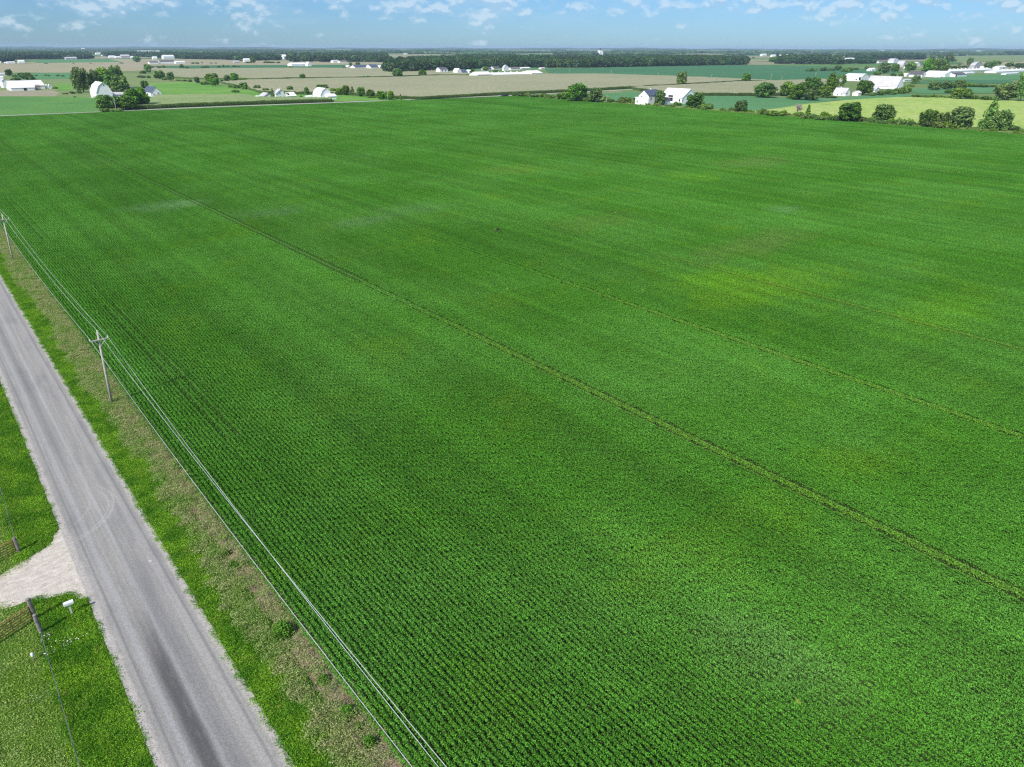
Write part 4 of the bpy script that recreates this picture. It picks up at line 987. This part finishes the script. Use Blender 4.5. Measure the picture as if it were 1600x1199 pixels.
B('low_shed', 'long low white shed right of the pale grey roofed barn', 'shed', 1411.5, 1413, 128, 1424, 126, 123.8, 'x', 'gable', 'white', 'greymetal', ly=8)
B('gable_barn', 'white gabled barn at the left end of the far right farmyard', 'barn', 1473, 1476, 121, 1490.8, 116.5, 112, 'y', 'gable', 'white', 'whitemetal', ly=30)
B('low_barn', 'dark-roofed low white barn joined right of the gabled barn', 'barn', 1491.2, 1493, 120.8, 1510, 117, 113.6, 'x', 'gable', 'white', 'darkroof', ly=16, op=[('s', 1493.2, 1494.6, 117.5, 120.4, 'door')])
B('long_barn', 'very long low white barn, left one by the right picture edge', 'barn', 1481, 1482.5, 113.8, 1552, 111.8, 108.4, 'x', 'gable', 'white', 'whitemetal', ly=18, vents=12)
B('long_barn', 'very long low white barn running off the right picture edge', 'barn', 1555, 1556.5, 114.6, 1625, 112.4, 109.3, 'x', 'gable', 'white', 'whitemetal', ly=18, vents=10)
B('farmhouse', 'white two-storey house behind the very long right barns', 'house', 1557.5, 1561, 109.3, 1572, 105.5, 103, 'x', 'gable', 'white', 'offwhite', ly=12, op=[('s', 1567, 1569, 106, 108, 'window')])
B('low_barn', 'thin white shed in front of the right-edge long barn', 'barn', 1570.5, 1571.5, 117.4, 1592, 116, 115, 'x', 'gable', 'white', 'whitemetal', ly=7)
B('low_barn', 'thin white shed in front of the left very long barn', 'barn', 1509.5, 1510.5, 116.2, 1523, 114.8, 113.4, 'x', 'gable', 'white', 'whitemetal', ly=8)
B('gambrel_barn', 'grey gambrel barn behind the left very long barn', 'barn', 1514.5, 1522, 107, 1534, 102.5, 97, 'y', 'gambrel', 'greywall', 'greymetal')
B('garden_shed', 'tiny white shed right of the grey gambrel barn', 'shed', 1534.6, 1536, 107, 1538, 105, 103.8, 'y', 'gable', 'white', 'white', ly=6)
# long centre barn and houses before the wood
B('long_barn', 'long low white barn with roof vents before the wood', 'barn', 769.5, 771, 120.2, 829, 117.2, 113.6, 'x', 'gable', 'white', 'whitemetal', ly=20, vents=6, op=[('s', 778, 803, 117.6, 119, 'door'), ('s', 809, 827, 117, 118.2, 'door')])
B('barn_annex', 'white barn block at the left end of the long vented barn', 'barn', 745, 746.5, 120.9, 769, 117, 112.3, 'x', 'gable', 'white', 'whitemetal', ly=20, op=[('s', 748, 763, 117, 118.4, 'door')])
B('barn_annex', 'tall white barn block at the right end of the long vented barn', 'barn', 829.5, 831, 118.9, 848, 114.6, 110.4, 'x', 'gable', 'white', 'whitemetal', ly=24)
B('farmhouse', 'white two-storey house in front of the dark wood edge', 'house', 683.5, 688, 115.3, 700, 108.6, 105.2, 'x', 'gable', 'white', 'darkroof', ly=12, op=[('s', 690, 692, 109.5, 111.5, 'window'), ('s', 695, 697, 109.8, 111.8, 'window')])
B('farmhouse', 'white gabled house with small window left of the blue-roofed barn', 'house', 712.5, 715, 116.3, 721, 111.3, 107.2, 'y', 'gable', 'white', 'whitemetal', ly=12)
B('blue_roof_barn', 'white barn with dark blue roof left of the long barn', 'barn', 720, 721.5, 116, 731, 113, 108.3, 'x', 'gable', 'white', 'slate', ly=18)
B('low_shed', 'small white gable shed right of the dark blue roofed barn', 'shed', 731.5, 733, 115, 739, 112, 109.5, 'y', 'gable', 'white', 'whitemetal', ly=10)
B('gambrel_barn', 'small white gambrel barn standing behind the long vented barn', 'barn', 784.5, 787.5, 111, 795, 107, 101.8, 'y', 'gambrel', 'white', 'greymetal')
B('farmhouse', 'dark-roofed house left of the small gambrel barn', 'house', 770, 772, 110, 781, 107, 103.8, 'x', 'gable', 'offwhite', 'darkroof', ly=14)
B('farmhouse', 'dark-roofed house at the wood edge above the long barn', 'house', 756, 758, 110.5, 768, 107.5, 105, 'x', 'gable', 'greywall', 'slate', ly=12)
B('low_barn', 'low pale barn right of the small gambrel barn', 'barn', 797, 798.5, 110, 813, 107.3, 105, 'x', 'gable', 'white', 'brownroof', ly=14)
B('low_barn', 'second low pale barn behind the right half of the long barn', 'barn', 814, 815, 108.6, 829, 106.8, 105.2, 'x', 'gable', 'offwhite', 'whitemetal', ly=12)
B('low_shed', 'tiny pale shed at the end of the dark green field', 'shed', 844.5, 846, 108.4, 852, 106.6, 105.4, 'x', 'gable', 'pinkwhite', 'greymetal', ly=8)
# houses left of the wood
B('farmhouse', 'white house left of the twin blue-roofed barns', 'house', 541, 543, 107.8, 550, 105, 102.6, 'y', 'gable', 'white', 'whitemetal', ly=12)
B('blue_roof_barn', 'left one of the twin white barns with blue roofs', 'barn', 550.5, 555, 109, 573, 105.3, 101.6, 'x', 'gable', 'white', 'slate', ly=18, group='blue-roofed barns left of the wood')
B('blue_roof_barn', 'right one of the twin white barns with blue roofs', 'barn', 575.5, 580, 109, 592, 105.2, 100.8, 'x', 'gable', 'white', 'slate', ly=22, group='blue-roofed barns left of the wood')
B('low_shed', 'small white shed at the right end of the twin barns', 'shed', 592.5, 593.5, 108.5, 597.5, 105.5, 102.4, 'y', 'gable', 'white', 'whitemetal', ly=10)
B('low_barn', 'long white barn right of the dark soybean strip, far left of the wood', 'barn', 454, 456, 104, 480, 101, 98.2, 'x', 'gable', 'white', 'whitemetal', ly=22)
B('low_shed', 'white block at the right end of the long white strip barn', 'shed', 480.5, 481.5, 104, 487, 100.5, 97, 'y', 'gable', 'white', 'whitemetal', ly=14)
B('farmhouse', 'pale house against the tree belt above the twin barns', 'house', 519, 521, 98.2, 530, 96, 94, 'x', 'gable', 'white', 'greymetal', ly=16)
B('low_barn', 'grey-roofed house right beside the pale one at the tree belt', 'house', 530.5, 531.5, 98.2, 543, 96.6, 94.6, 'x', 'gable', 'white', 'brownroof', ly=16)
SPECK = [  # xl, xr, base, top, roof, label, category
 (443.5, 456, 93, 85.5, 'whitemetal', 'white barn in the gap between the two tree belts', 'barn'), (382, 392, 96.6, 91.6, 'whitemetal', 'white house among trees on the far tan field', 'house'),
 (366, 374, 99, 95.2, 'greymetal', 'small pale house left of the white house among trees', 'house'), (341.5, 345, 92.3, 89.5, 'white', 'lone white shed at the far tree belt edge', 'shed'),
 (256, 273, 92.3, 86.2, 'whitemetal', 'big white barn above the dark-roofed long barn', 'barn'), (239, 246, 93, 88.6, 'white', 'white shed left of the big far white barn', 'shed'),
 (234, 249, 100, 96.2, 'darkroof', 'left half of the dark-roofed long barn on the tan field', 'barn'), (250, 273, 99.8, 94.6, 'darkroof', 'right half of the dark-roofed long barn on the tan field', 'barn'),
 (275, 290, 99.8, 95.8, 'whitemetal', 'white shed right of the dark-roofed long barn', 'shed'), (217, 253, 84.6, 81.6, 'whitemetal', 'long white roof far above the big far white barn', 'barn'),
 (190, 203.5, 91.2, 85.6, 'greymetal', 'grey barn in the far left middle distance', 'barn'), (171, 180, 91, 87.2, 'white', 'white barn left of the far grey barn', 'barn'), (181, 188.5, 91, 88, 'whitemetal', 'white shed touching the far grey barn', 'shed'),
 (205, 211.5, 91.2, 88.2, 'white', 'little white shed right of the far grey barn', 'shed'), (150, 159, 85.6, 82.6, 'white', 'white building at the right end of the left wood', 'barn'), (159, 167, 88.2, 86, 'white', 'white building just right of the left wood end', 'barn'),
 (103.5, 121, 93.6, 89.4, 'greymetal', 'grey house at the foot of the left wood', 'house'), (29, 39, 99.2, 94.6, 'white', 'white domed shed left on the far tan field edge', 'shed'),
 (11.5, 24, 99.7, 96.6, 'whitemetal', 'low white barn left of the domed shed', 'barn'), (18.5, 25.5, 92, 86.4, 'white', 'white gable in the left wood edge', 'house'), (7, 10, 99.5, 97.3, 'white', 'tiny white shed second from the left picture edge', 'shed'), (-3, 2.4, 99.5, 96.4, 'white', 'white shed cut by the left picture edge', 'shed'),
 (128, 132.5, 77.6, 75.6, 'white', 'white speck of a building on the left hills', 'building'),
 (923.5, 931.5, 85.4, 82.8, 'white', 'white mill building left of the grain elevator', 'building'), (944, 948, 85.6, 83, 'white', 'white building right of the grain elevator', 'building'), (976, 984, 83.4, 81.2, 'white', 'white building well right of the grain elevator', 'building'),
 (904, 922, 82, 80.2, 'whitemetal', 'long pale roof far left of the grain elevator', 'building'), (910, 916, 85.3, 83.8, 'white', 'small white building below the long pale roof by the elevator', 'building'), (949, 962, 85.3, 84, 'greymetal', 'low grey building right of the grain elevator', 'building'),
 (1206.5, 1212, 89.4, 85.6, 'white', 'white house left of the far white silo', 'house'), (1191, 1198, 88, 84.2, 'pinkwhite', 'pinkish building at the right end of the broad wood', 'building'), (1218, 1222, 87.6, 85, 'white', 'small white house just above the far white silo', 'house'), (1229.5, 1234, 87, 85.2, 'white', 'white house at the left end of the right wood', 'house'),
 (1325, 1335.5, 94.8, 90.6, 'whitemetal', 'white barn at the right end of the right wood', 'barn'), (1347, 1350, 93.8, 91.8, 'white', 'tiny white shed right of the wood-end barn', 'shed'), (1375, 1383.5, 80, 78.4, 'whitemetal', 'long white speck of a building on the right horizon', 'building'),
 (1472, 1479.5, 83.2, 80.8, 'white', 'white barn on the horizon field, leftmost right of centre group', 'barn'), (1487, 1493, 81.2, 79.2, 'white', 'upper white barn of the horizon group at right', 'barn'), (1490, 1500, 84.4, 82, 'white', 'lower white barn of the horizon group at right', 'barn'),
 (1517, 1525, 82.4, 80.6, 'white', 'left white barn of the horizon pair near the right edge', 'barn'), (1528, 1537, 82.2, 79.6, 'white', 'right white barn of the horizon pair near the right edge', 'barn'), (1542, 1548, 83, 81.8, 'white', 'small shed beside the right-edge horizon pair', 'shed'), (1571, 1580, 85.2, 83, 'whitemetal', 'white barn left of the far right wood', 'barn'),
 (1441, 1448, 91.5, 89.2, 'white', 'white shed above the far right trees', 'shed'), (484, 489, 80.4, 78.9, 'white', 'white speck in the far forest left of centre', 'building'), (592, 596, 81.2, 79.4, 'white', 'white speck above the twin barns in the far forest', 'building'), (562, 565, 96.3, 93, 'white', 'tiny white shed at the belt above the twin barns', 'shed'), (632, 637, 85.4, 83.8, 'white', 'white speck above the left end of the broad wood', 'building'),
 (398, 404, 79.4, 77.6, 'white', 'white speck of a house in the far left forest', 'building'), (378, 386, 80, 78.2, 'white', 'pale speck of a roof in the far left forest', 'building'), (862, 865, 81.8, 80.2, 'white', 'white speck in the forest above the broad wood', 'building'), (727, 735, 81.8, 80.5, 'white', 'pale roofs above the broad wood', 'building')]
for (x0, x1, b, t_, rm, lb, cat) in SPECK:
    p = at((x0 + x1) / 2, b); d = (p - Vector((0, 0, CAM_H))).length
    w = (x1 - x0) * d / FPX
    building({'house': 'farmhouse', 'shed': 'low_shed', 'barn': 'distant_barn', 'building': 'distant_building'}[cat], lb, cat, x0, x0 + .05, b, x1, b - (b - t_) * .62, t_, 'x', 'gable', 'white' if rm != 'greymetal' else 'greywall', rm, ly=w * .55)

# grain elevator, silo, windmills
def px_size(px, py, w): return w * (at(px, py) - Vector((0, 0, CAM_H))).length / FPX
p = at(937.5, 86.2); e = empty('grain_elevator', p); tag(e, 'tall white grain elevator with dark top above the broad wood', 'grain elevator')
W_ = px_size(937.5, 86.2, 5.5); H_ = solve_z(p, 79.2); T_ = solve_z(p, 75.6)
mb = MB()
for k in range(3): mb.tube([((k - 1) * W_ * .5, -W_ * .3, 0), ((k - 1) * W_ * .5, -W_ * .3, H_ * .8)], W_ * .27, 12)
mb.build('silo', M['white'], e); MB().box(-W_ * .35, W_ * .35, -W_ * .3, W_ * .5, 0, H_).build('tower', M['white'], e)
MB().box(-W_ * .12, W_ * .12, -W_ * .1, W_ * .1, H_, T_).build('head_house', M['darkroof'], e)
p = at(1218, 95.4); e = empty('silo', p); tag(e, 'slim white silo at the left end of the right wood', 'silo')
MB().tube([(0, 0, 0), (0, 0, solve_z(p, 87.5))], px_size(1218, 95, 1.8), 12).build('silo_wall', M['white'], e)
MB().ell((0, 0, solve_z(p, 87.5)), (px_size(1218, 95, 1.8),) * 3).build('dome', M['greymetal'], e)
def windmill(px, py, ty, label):
    p = at(px, py); h = solve_z(p, ty); e = empty('windmill', p); tag(e, label, 'windmill', 'farm windmills'); mb = MB()
    for sx_ in (-1, 1):
        for sy_ in (-1, 1): mb.tube([(sx_ * 1.1, sy_ * 1.1, 0), (sx_ * .12, sy_ * .12, h)], .09, 4)
    for k in range(1, 6):
        z = h * k / 6.5; q = 1.1 * (1 - z / h) + .12 * z / h
        for a, b in (((-q, -q), (q, -q)), ((q, -q), (q, q)), ((q, q), (-q, q)), ((-q, q), (-q, -q))): mb.tube([(*a, z), (*b, z)], .05, 3)
    mb.build('lattice_tower', M['greymetal'], e)
    mb = MB(); n = 18
    for k in range(n):
        a0 = 2 * math.pi * k / n; a1 = a0 + .25; b = len(mb.v)
        for (rr, aa, yy) in ((.45, a0, -.5), (1.9, a0, -.5), (1.9, a1, -.38), (.45, a1, -.42)): mb.v.append((rr * math.cos(aa) * .8, yy - rr * math.cos(aa) * .5, h + rr * math.sin(aa)))
        for (rr, aa, yy) in ((.45, a0, -.47), (1.9, a0, -.47), (1.9, a1, -.35), (.45, a1, -.39)): mb.v.append((rr * math.cos(aa) * .8, yy - rr * math.cos(aa) * .5, h + rr * math.sin(aa)))
        mb.f += [(b, b + 1, b + 2, b + 3), (b + 7, b + 6, b + 5, b + 4), (b, b + 4, b + 5, b + 1), (b + 1, b + 5, b + 6, b + 2), (b + 2, b + 6, b + 7, b + 3), (b + 3, b + 7, b + 4, b)]
    mb.build('fan_wheel', M['white'], e)
    MB().box(.4, 1.9, -.02, .02, h - .5, h + .5).build('tail_vane', M['white'], e)
windmill(1311, 138, 125, 'pale farm windmill behind the grey-roofed farmhouse by the grove')
windmill(1410.5, 114, 106.2, 'white farm windmill between the silvery barn and dark trees')
windmill(1472, 101, 93.8, 'white farm windmill behind the large far right trees')

# ------------------------------------------------------------------ power line by the road
def upole(p, h, lean, label, group, arm=1.9, parts=True, r=0.15):
    e = empty('utility_pole', (p[0], p[1], 0)); tag(e, label, 'utility pole', group)
    MB().tube([(0, 0, -.3), (lean * .5, 0, h * .5), (lean, 0, h)], [r, r * .85, r * .68], 10).build('shaft', M['pole'], e, smooth=True)
    if parts:
        z = h - .85; x = lean * z / h
        MB().box(x - arm / 2, x + arm / 2, -r * .7 - .12, -r * .7, z - .06, z + .06).build('crossarm', M['pole'], e)
        for s in (-1, 1): MB().tube([(x + s * arm * .36, -.19, z), (x, -.19, z - .75)], .02, 5).build('brace', M['greymetal'], e)
        for (dx, dz, dy) in ((x - arm / 2 + .06, z + .06, -.15), (x + arm / 2 - .06, z + .06, -.15), (lean, h, 0)):
            MB().tube([(dx, dy, dz), (dx, dy, dz + .10), (dx, dy, dz + .11), (dx, dy, dz + .22)], [.03, .03, .07, .05], 8).build('insulator', M['porc'], e)
    return e
PX = 10.95; PYS = [7.6, 86.7, 165.6, 244.6]; PH = 9.1; LEAN = 0.45
upole((PX, PYS[1]), PH, LEAN, 'wooden utility pole with crossarm beside the road, nearer and fully in view', 'roadside utility poles')
upole((PX, PYS[2]), PH, LEAN, 'wooden utility pole with crossarm beside the road at the left picture edge', 'roadside utility poles')
for k, w_ in ((0, 'below the bottom edge'), (3, 'beyond the left edge')): upole((PX, PYS[k]), PH, LEAN, 'wooden utility pole carrying the roadside wires, %s of the picture' % w_, 'roadside utility poles')
zc = PH - .85
dxr = LEAN * zc / PH + .89
for (dx, z, lb, sag) in ((LEAN * zc / PH - .89, zc + .26, 'left wire on the crossarms of the roadside poles', .9), (LEAN * zc / PH + .89, zc + .26, 'right wire on the crossarms of the roadside poles', 1.0), (LEAN, PH + .2, 'wire along the tops of the roadside poles', 1.1)):
    pts = []
    for a, b in zip(PYS[:-1], PYS[1:]):
        for k in range(24):
            s = k / 24; dd = dx if a > 10 or dx != dxr else dxr * (.25 + .75 * s)
            pts.append((PX + dd, a + (b - a) * s - .15, z - sag * 4 * s * (1 - s)))
    pts.append((PX + dx, PYS[-1], z))
    o = MB().tube(pts, 0.012, 5).build('power_wire', M['wire']); tag(o, lb, 'wire', 'overhead wires by the road')
FP = [(182, 174.2, 155.5, 'white-topped utility pole in front of the round bushes by the gambrel barn'), (606, 157, 143, 'utility pole before the tree row right of the arched barn'), (763, 149.5, 132.5, 'tall pale utility pole on the back road left of the dark pickup'),
      (947.5, 162, 149, 'pale pole stub beside the hedgerow shrub left of the farmhouse'), (889, 116.8, 106.5, 'pale pole at the left end of the dark green far field'), (954.6, 118.5, 110, 'pale pole on the corn edge above the lone tree, left one'),
      (1028, 120.5, 113.5, 'faint pole on the dark green field left of the lone tree'), (1111.5, 123.5, 116.5, 'faint pole between the two lone field trees'), (1204, 127, 116, 'left one of two pale poles above the grove'), (1221, 127, 119, 'right one of two pale poles above the grove'),
      (1273.5, 123, 112.8, 'pale leaning pole above the brownish grove tree'), (1409, 118.5, 113.5, 'pole below the white windmill')]
for (x, b, t_, lb) in FP:
    p = at(x, b); h = solve_z(p, t_); upole((p.x, p.y), h, h * .03, lb, 'far utility poles', arm=2.0, r=0.20)

# ------------------------------------------------------------------ gates, posts, fence, mailbox
def gate_post(px, py, h, r, label, lean=(0.0, 0.0)):
    p = at(px, py); e = empty('gate_post', p); tag(e, label, 'post', 'weathered gate posts')
    MB().tube([(0, 0, -.2), (lean[0] * .5, lean[1] * .5, h * .5), (lean[0], lean[1], h)], [r, r * .96, r * .9], 10).build('post_shaft', M['post'], e)
    MB().tube([(lean[0], lean[1], h), (lean[0], lean[1], h + .03)], [r * .92, r * .55], 10).build('sawn_top', M['post'], e)
    return p
pB = gate_post(65, 990, 1.75, .15, 'dark weathered post at the fence corner, nearest of the three', (-.02, 0))
pA = gate_post(56, 968, 1.95, .16, 'tall grey post holding the rusty gate below the driveway', (-.02, 0))
pC = gate_post(30, 863, 1.5, .15, 'grey post at the end of the gate above the driveway')
def tube_gate(p, dirv, label, length=4.3, h0=.25, h1=1.35):
    d = Vector(dirv).normalized(); e = empty('tube_gate', p); tag(e, label, 'gate', 'rusty tube gates')
    a = d * .18; b = d * length; n = 6
    for k in range(n):
        z = h0 + (h1 - h0) * k / (n - 1)
        MB().tube([tuple(a + Vector((0, 0, z))), tuple(b + Vector((0, 0, z)))], .036, 6).build('rail', M['rust'], e)
    for s in (0, .33, .66, 1):
        q = a.lerp(b, s); MB().tube([(q.x, q.y, h0), (q.x, q.y, h1)], .028, 6).build('upright', M['rust'], e)
tube_gate(pA, (-1, -.42, 0), 'rusty tube gate below the driveway, hung on the tall grey post')
tube_gate(pC, (-1, -.30, 0), 'rusty tube gate above the driveway at the left picture edge')
def fence(pts, label, n, step=4.2):
    e = empty('wire_fence', (pts[0][0], pts[0][1], 0)); tag(e, label, 'fence', 'wire fences along the left verge'); o_ = Vector((pts[0][0], pts[0][1], 0))
    a, b = Vector((*pts[0], 0)), Vector((*pts[1], 0)); L = (b - a).length; k = int(L / step); d = (b - a).normalized()
    for i in range(1, k + 1):
        q = a + d * step * i - o_
        MB().box(q.x - .025, q.x + .025, q.y - .025, q.y + .025, 0, 1.25).build('steel_post', M['tpost'], e)
    for z in (.2, .4, .62, .85, 1.1):
        w = []
        for i in range(k * 3 + 1):
            q = a + d * step * i / 3 - o_; w.append((q.x, q.y, z + random.uniform(-.01, .01)))
        MB().tube(w, .006, 4).build('wire', M['fwire'], e)
fence([(pB.x, pB.y), (-1.75, 22)], 'wire fence running down from the corner post to the bottom edge', 6)
fence([(pC.x, pC.y), (-1.2, 118)], 'wire fence running up from the upper gate post along the verge', 8)
p = at(113, 961); e = empty('mailbox', p); tag(e, 'white mailbox on a grey post in the grass by the driveway', 'mailbox')
MB().box(-.06, .06, -.06, .06, -.1, 1.02).build('post', M['offwhite'], e)
mb = MB(); prof = [(-.13, 1.02), (-.13, 1.17)] + [(.13 * math.cos(math.pi - math.pi * k / 8), 1.17 + .13 * math.sin(math.pi * k / 8)) for k in range(1, 8)] + [(.13, 1.17), (.13, 1.02)]
mb.prism(prof, -.32, .32); mb.v = [(-y, x, z) for x, y, z in mb.v]
bx = mb.build('box', M['white'], e); MB().box(.322, .335, -.115, .115, 1.035, 1.25).build('door', M['offwhite'], bx)
MB().box(-.36, .36, -.07, .07, .99, 1.02).build('bracket', M['post'], e)
p = at(54, 1033); e = empty('marker_stake', p); tag(e, 'short stake with white cap standing in the pasture left of the fence', 'stake')
MB().tube([(0, 0, -.1), (0, 0, .45)], .03, 6).build('stake', M['post'], e)
MB().tube([(0, 0, .45), (0, 0, .48), (0, 0, .68), (0, 0, .74)], [.05, .09, .09, .04], 10).build('cap', M['white'], e)

# weed clumps near the field edge, flowers, pale weeds in the crop
def leafy(n, leaf, seed, mat):
    g = np.random.RandomState(seed); d = g.normal(size=(n, 3)); d /= np.linalg.norm(d, axis=1)[:, None]; d[:, 2] = np.abs(d[:, 2])
    C = d * (0.3 + .7 * g.rand(n) ** .5)[:, None] * np.array([.5, .5, 1.0]); V, F = quads(C, np.full(n, leaf), d, .6)
    return np_mesh('leafy_%d' % seed, V, F, [mat])
LF = [leafy(900, .13, s, M['bush']) for s in (61, 62, 63)]
WC = [(441, 992, 1.7, 1.1, 'biggest bright green weed clump at the bare soil margin'), (366, 888, 1.0, .7, 'green weed clump above the biggest one, by the soil margin'), (505, 1066, .9, .6, 'green weed clump just below the biggest one'), (543, 1118, 1.1, .8, 'green weed clump low on the field margin near the wires'), (578, 1165, .9, .8, 'lowest green weed clump at the field margin'),
      (297, 787, .9, .6, 'small green weed clump beside the dry weeds, halfway up the road'), (352, 868, .8, .6, 'small green weed clump just above the second wire crossing'), (176, 585, .9, .8, 'green weed clump at the foot of the nearer utility pole'), (560, 1140, .7, .6, 'small weed clump second from the bottom of the field margin')]
for (x, y, w, h, lb) in WC:
    p = at(x, y); o = link('weed_clump', random.choice(LF)); o.location = p; o.scale = (w, w, h); o.rotation_euler[2] = random.uniform(0, 6); tag(o, lb, 'weed', 'green weed clumps by the field')
LY = leafy(160, .28, 71, M['yweed'])
YW = [(950, 457), (806, 455), (793, 456), (1004, 458), (961, 336), (983, 345), (1060, 338), (1046, 355), (1270, 257), (1305, 261), (1298, 261), (1358, 269), (1387, 311), (1262, 308), (1400, 215), (1290, 275), (1327, 271), (1380, 232), (1147, 213), (1140, 207), (700, 162), (718, 161), (1244, 1103), (1203, 445), (1060, 338), (690, 150), (480, 265), (1029, 205), (1059, 337), (1429, 337), (1600, 330), (1585, 356), (1497, 271), (553, 267), (477, 267), (594, 330), (1530, 231), (1120, 224), (820, 196), (830, 196), (885, 182)]
YW = sorted(set(YW)); nW = 0
for (x, y) in YW:
    if y < 165: continue
    p = at(x, y); o = link('pale_weed', LY); o.location = (p.x, p.y, .25); s = random.uniform(.5, .8) * (0.6 if y > 900 else 1); o.scale = (s, s, s * .7); nW += 1; tag(o, 'pale yellow green weed above the soybeans, %s from left of the scattered weeds' % ORD[nW - 1], 'weed', 'pale weeds scattered in the soybean field')
p = at(777, 364); o = link('dark_weed', leafy(300, .3, 81, M['tree'])); o.location = (p.x, p.y, .3); o.scale = (1.7, 1.7, .8); tag(o, 'dark round weed alone in the middle of the soybean field', 'weed')
g = np.random.RandomState(5); C = []
for (x, y, n, s) in ((110, 1005, 32, .45), (70, 1000, 20, .3), (76, 1024, 14, .25), (60, 1085, 4, .5)):
    p = at(x, y); C.append(np.stack([p.x + g.normal(size=n) * s, p.y + g.normal(size=n) * s, .18 + .1 * g.rand(n)], 1))
C = np.concatenate(C); up_ = np.tile([0, 0, 2.0], (len(C), 1)); V, F = quads(C, np.full(len(C), .07), up_, 1)
o = link('wildflowers', np_mesh('wildflowers', V, F, [M['flower']])); tag(o, 'sprinkling of small white wildflowers in the grass by the mailbox', 'flowers', kind='stuff')

# ------------------------------------------------------------------ vehicles
def car(px, py, rz, label, body, name='pickup_truck', cat='pickup', s=1.0, group=None):
    p = at(px, py); e = empty(name, (p.x, p.y, 0.05), rz); e.scale = (s, s, s); tag(e, label, cat, group)
    pr = [(-2.6, .45), (-2.65, 1.0), (-2.5, 1.05), (-.9, 1.08), (-.7, 1.75), (.75, 1.78), (1.3, 1.12), (2.45, 1.02), (2.6, .8), (2.6, .45)]
    mb = MB(); mb.prism(pr, -.92, .92); mb.build('body', M[body], e)
    for sy_ in (-1, 1):
        MB().prism([(-.62, 1.2), (-.52, 1.66), (.68, 1.68), (1.05, 1.2)], sy_ * .93 - .01, sy_ * .93 + .01).build('window', M['glass'], e)
        for x in (-1.6, 1.65):
            MB().tube([(x, sy_ * .78, .38), (x, sy_ * 1.0, .38)], .38, 14).build('wheel', M['tyre'], e)
    MB().prism([(1.31, 1.16), (.78, 1.72), (.80, 1.76), (1.36, 1.16)], -.8, .8).build('windscreen', M['glass'], e)
    for sy_ in (-1, 1): MB().box(2.6, 2.64, sy_ * .7 - .15, sy_ * .7 + .15, .7, .88).build('headlight', M['porc'], e)
car(789.5, 151.3, R_(8), 'dark pickup driving on the back road by the hedgerow end', 'paint_dark', s=1.15)
p = at(781.8, 151.6); e = empty('trailer', (p.x, p.y, .05), R_(5)); tag(e, 'small pale trailer behind the dark pickup on the back road', 'trailer')
MB().box(-1.3, 1.3, -.8, .8, .5, 1.1).build('bed', M['greywall'], e)
for sy_ in (-1, 1): MB().tube([(0, sy_ * .85, .35), (0, sy_ * 1.02, .35)], .35, 12).build('wheel', M['tyre'], e)
MB().tube([(1.3, 0, .5), (2.6, 0, .5)], .05, 6).build('drawbar', M['post'], e)
car(1458, 122, R_(60), 'white van parked left of the gabled barn in the far right farmyard', 'white', 'van', 'van', 1.3, 'vehicles in the far right farmyard')
car(1463.5, 122.3, R_(20), 'grey pickup in the middle of the far right farmyard', 'greymetal', s=1.3, group='vehicles in the far right farmyard')
car(1469, 122, R_(0), 'white pickup nearest the gabled barn in the far right farmyard', 'white', s=1.3, group='vehicles in the far right farmyard')
p = at(1358.5, 150); e = empty('tractor', (p.x, p.y, 0), R_(200)); tag(e, 'small yellow tractor beside the tree and hedge by the white shed', 'tractor')
MB().prism([(-.2, .6), (-.2, 1.25), (1.5, 1.15), (1.6, .6)], -.35, .35).build('bonnet', M['yellow'], e)
MB().box(-1.1, -.1, -.5, .5, .8, 2.2).build('cab', M['dark'], e)
for (x, rr) in ((-.8, .75), (1.2, .42)):
    for sy_ in (-1, 1): MB().tube([(x, sy_ * .55, rr), (x, sy_ * .85, rr)], rr, 14).build('wheel', M['tyre'], e)

# ------------------------------------------------------------------ haze: the air itself
mt = bpy.data.materials.new('haze_air'); mt.use_nodes = True; nt = mt.node_tree; nt.nodes.clear()
pv = nt.nodes.new('ShaderNodeVolumePrincipled'); pv.inputs['Color'].default_value = (0.55, 0.76, 1.0, 1); pv.inputs['Density'].default_value = 0.000065; pv.inputs['Anisotropy'].default_value = 0.0
ou = nt.nodes.new('ShaderNodeOutputMaterial'); nt.links.new(pv.outputs[0], ou.inputs['Volume'])
hz = MB().box(-15700, 15700, -15700, 15700, -1.6, 53).build('haze', mt); tag(hz, 'pale blue haze lying over the far fields', 'haze', kind='stuff')
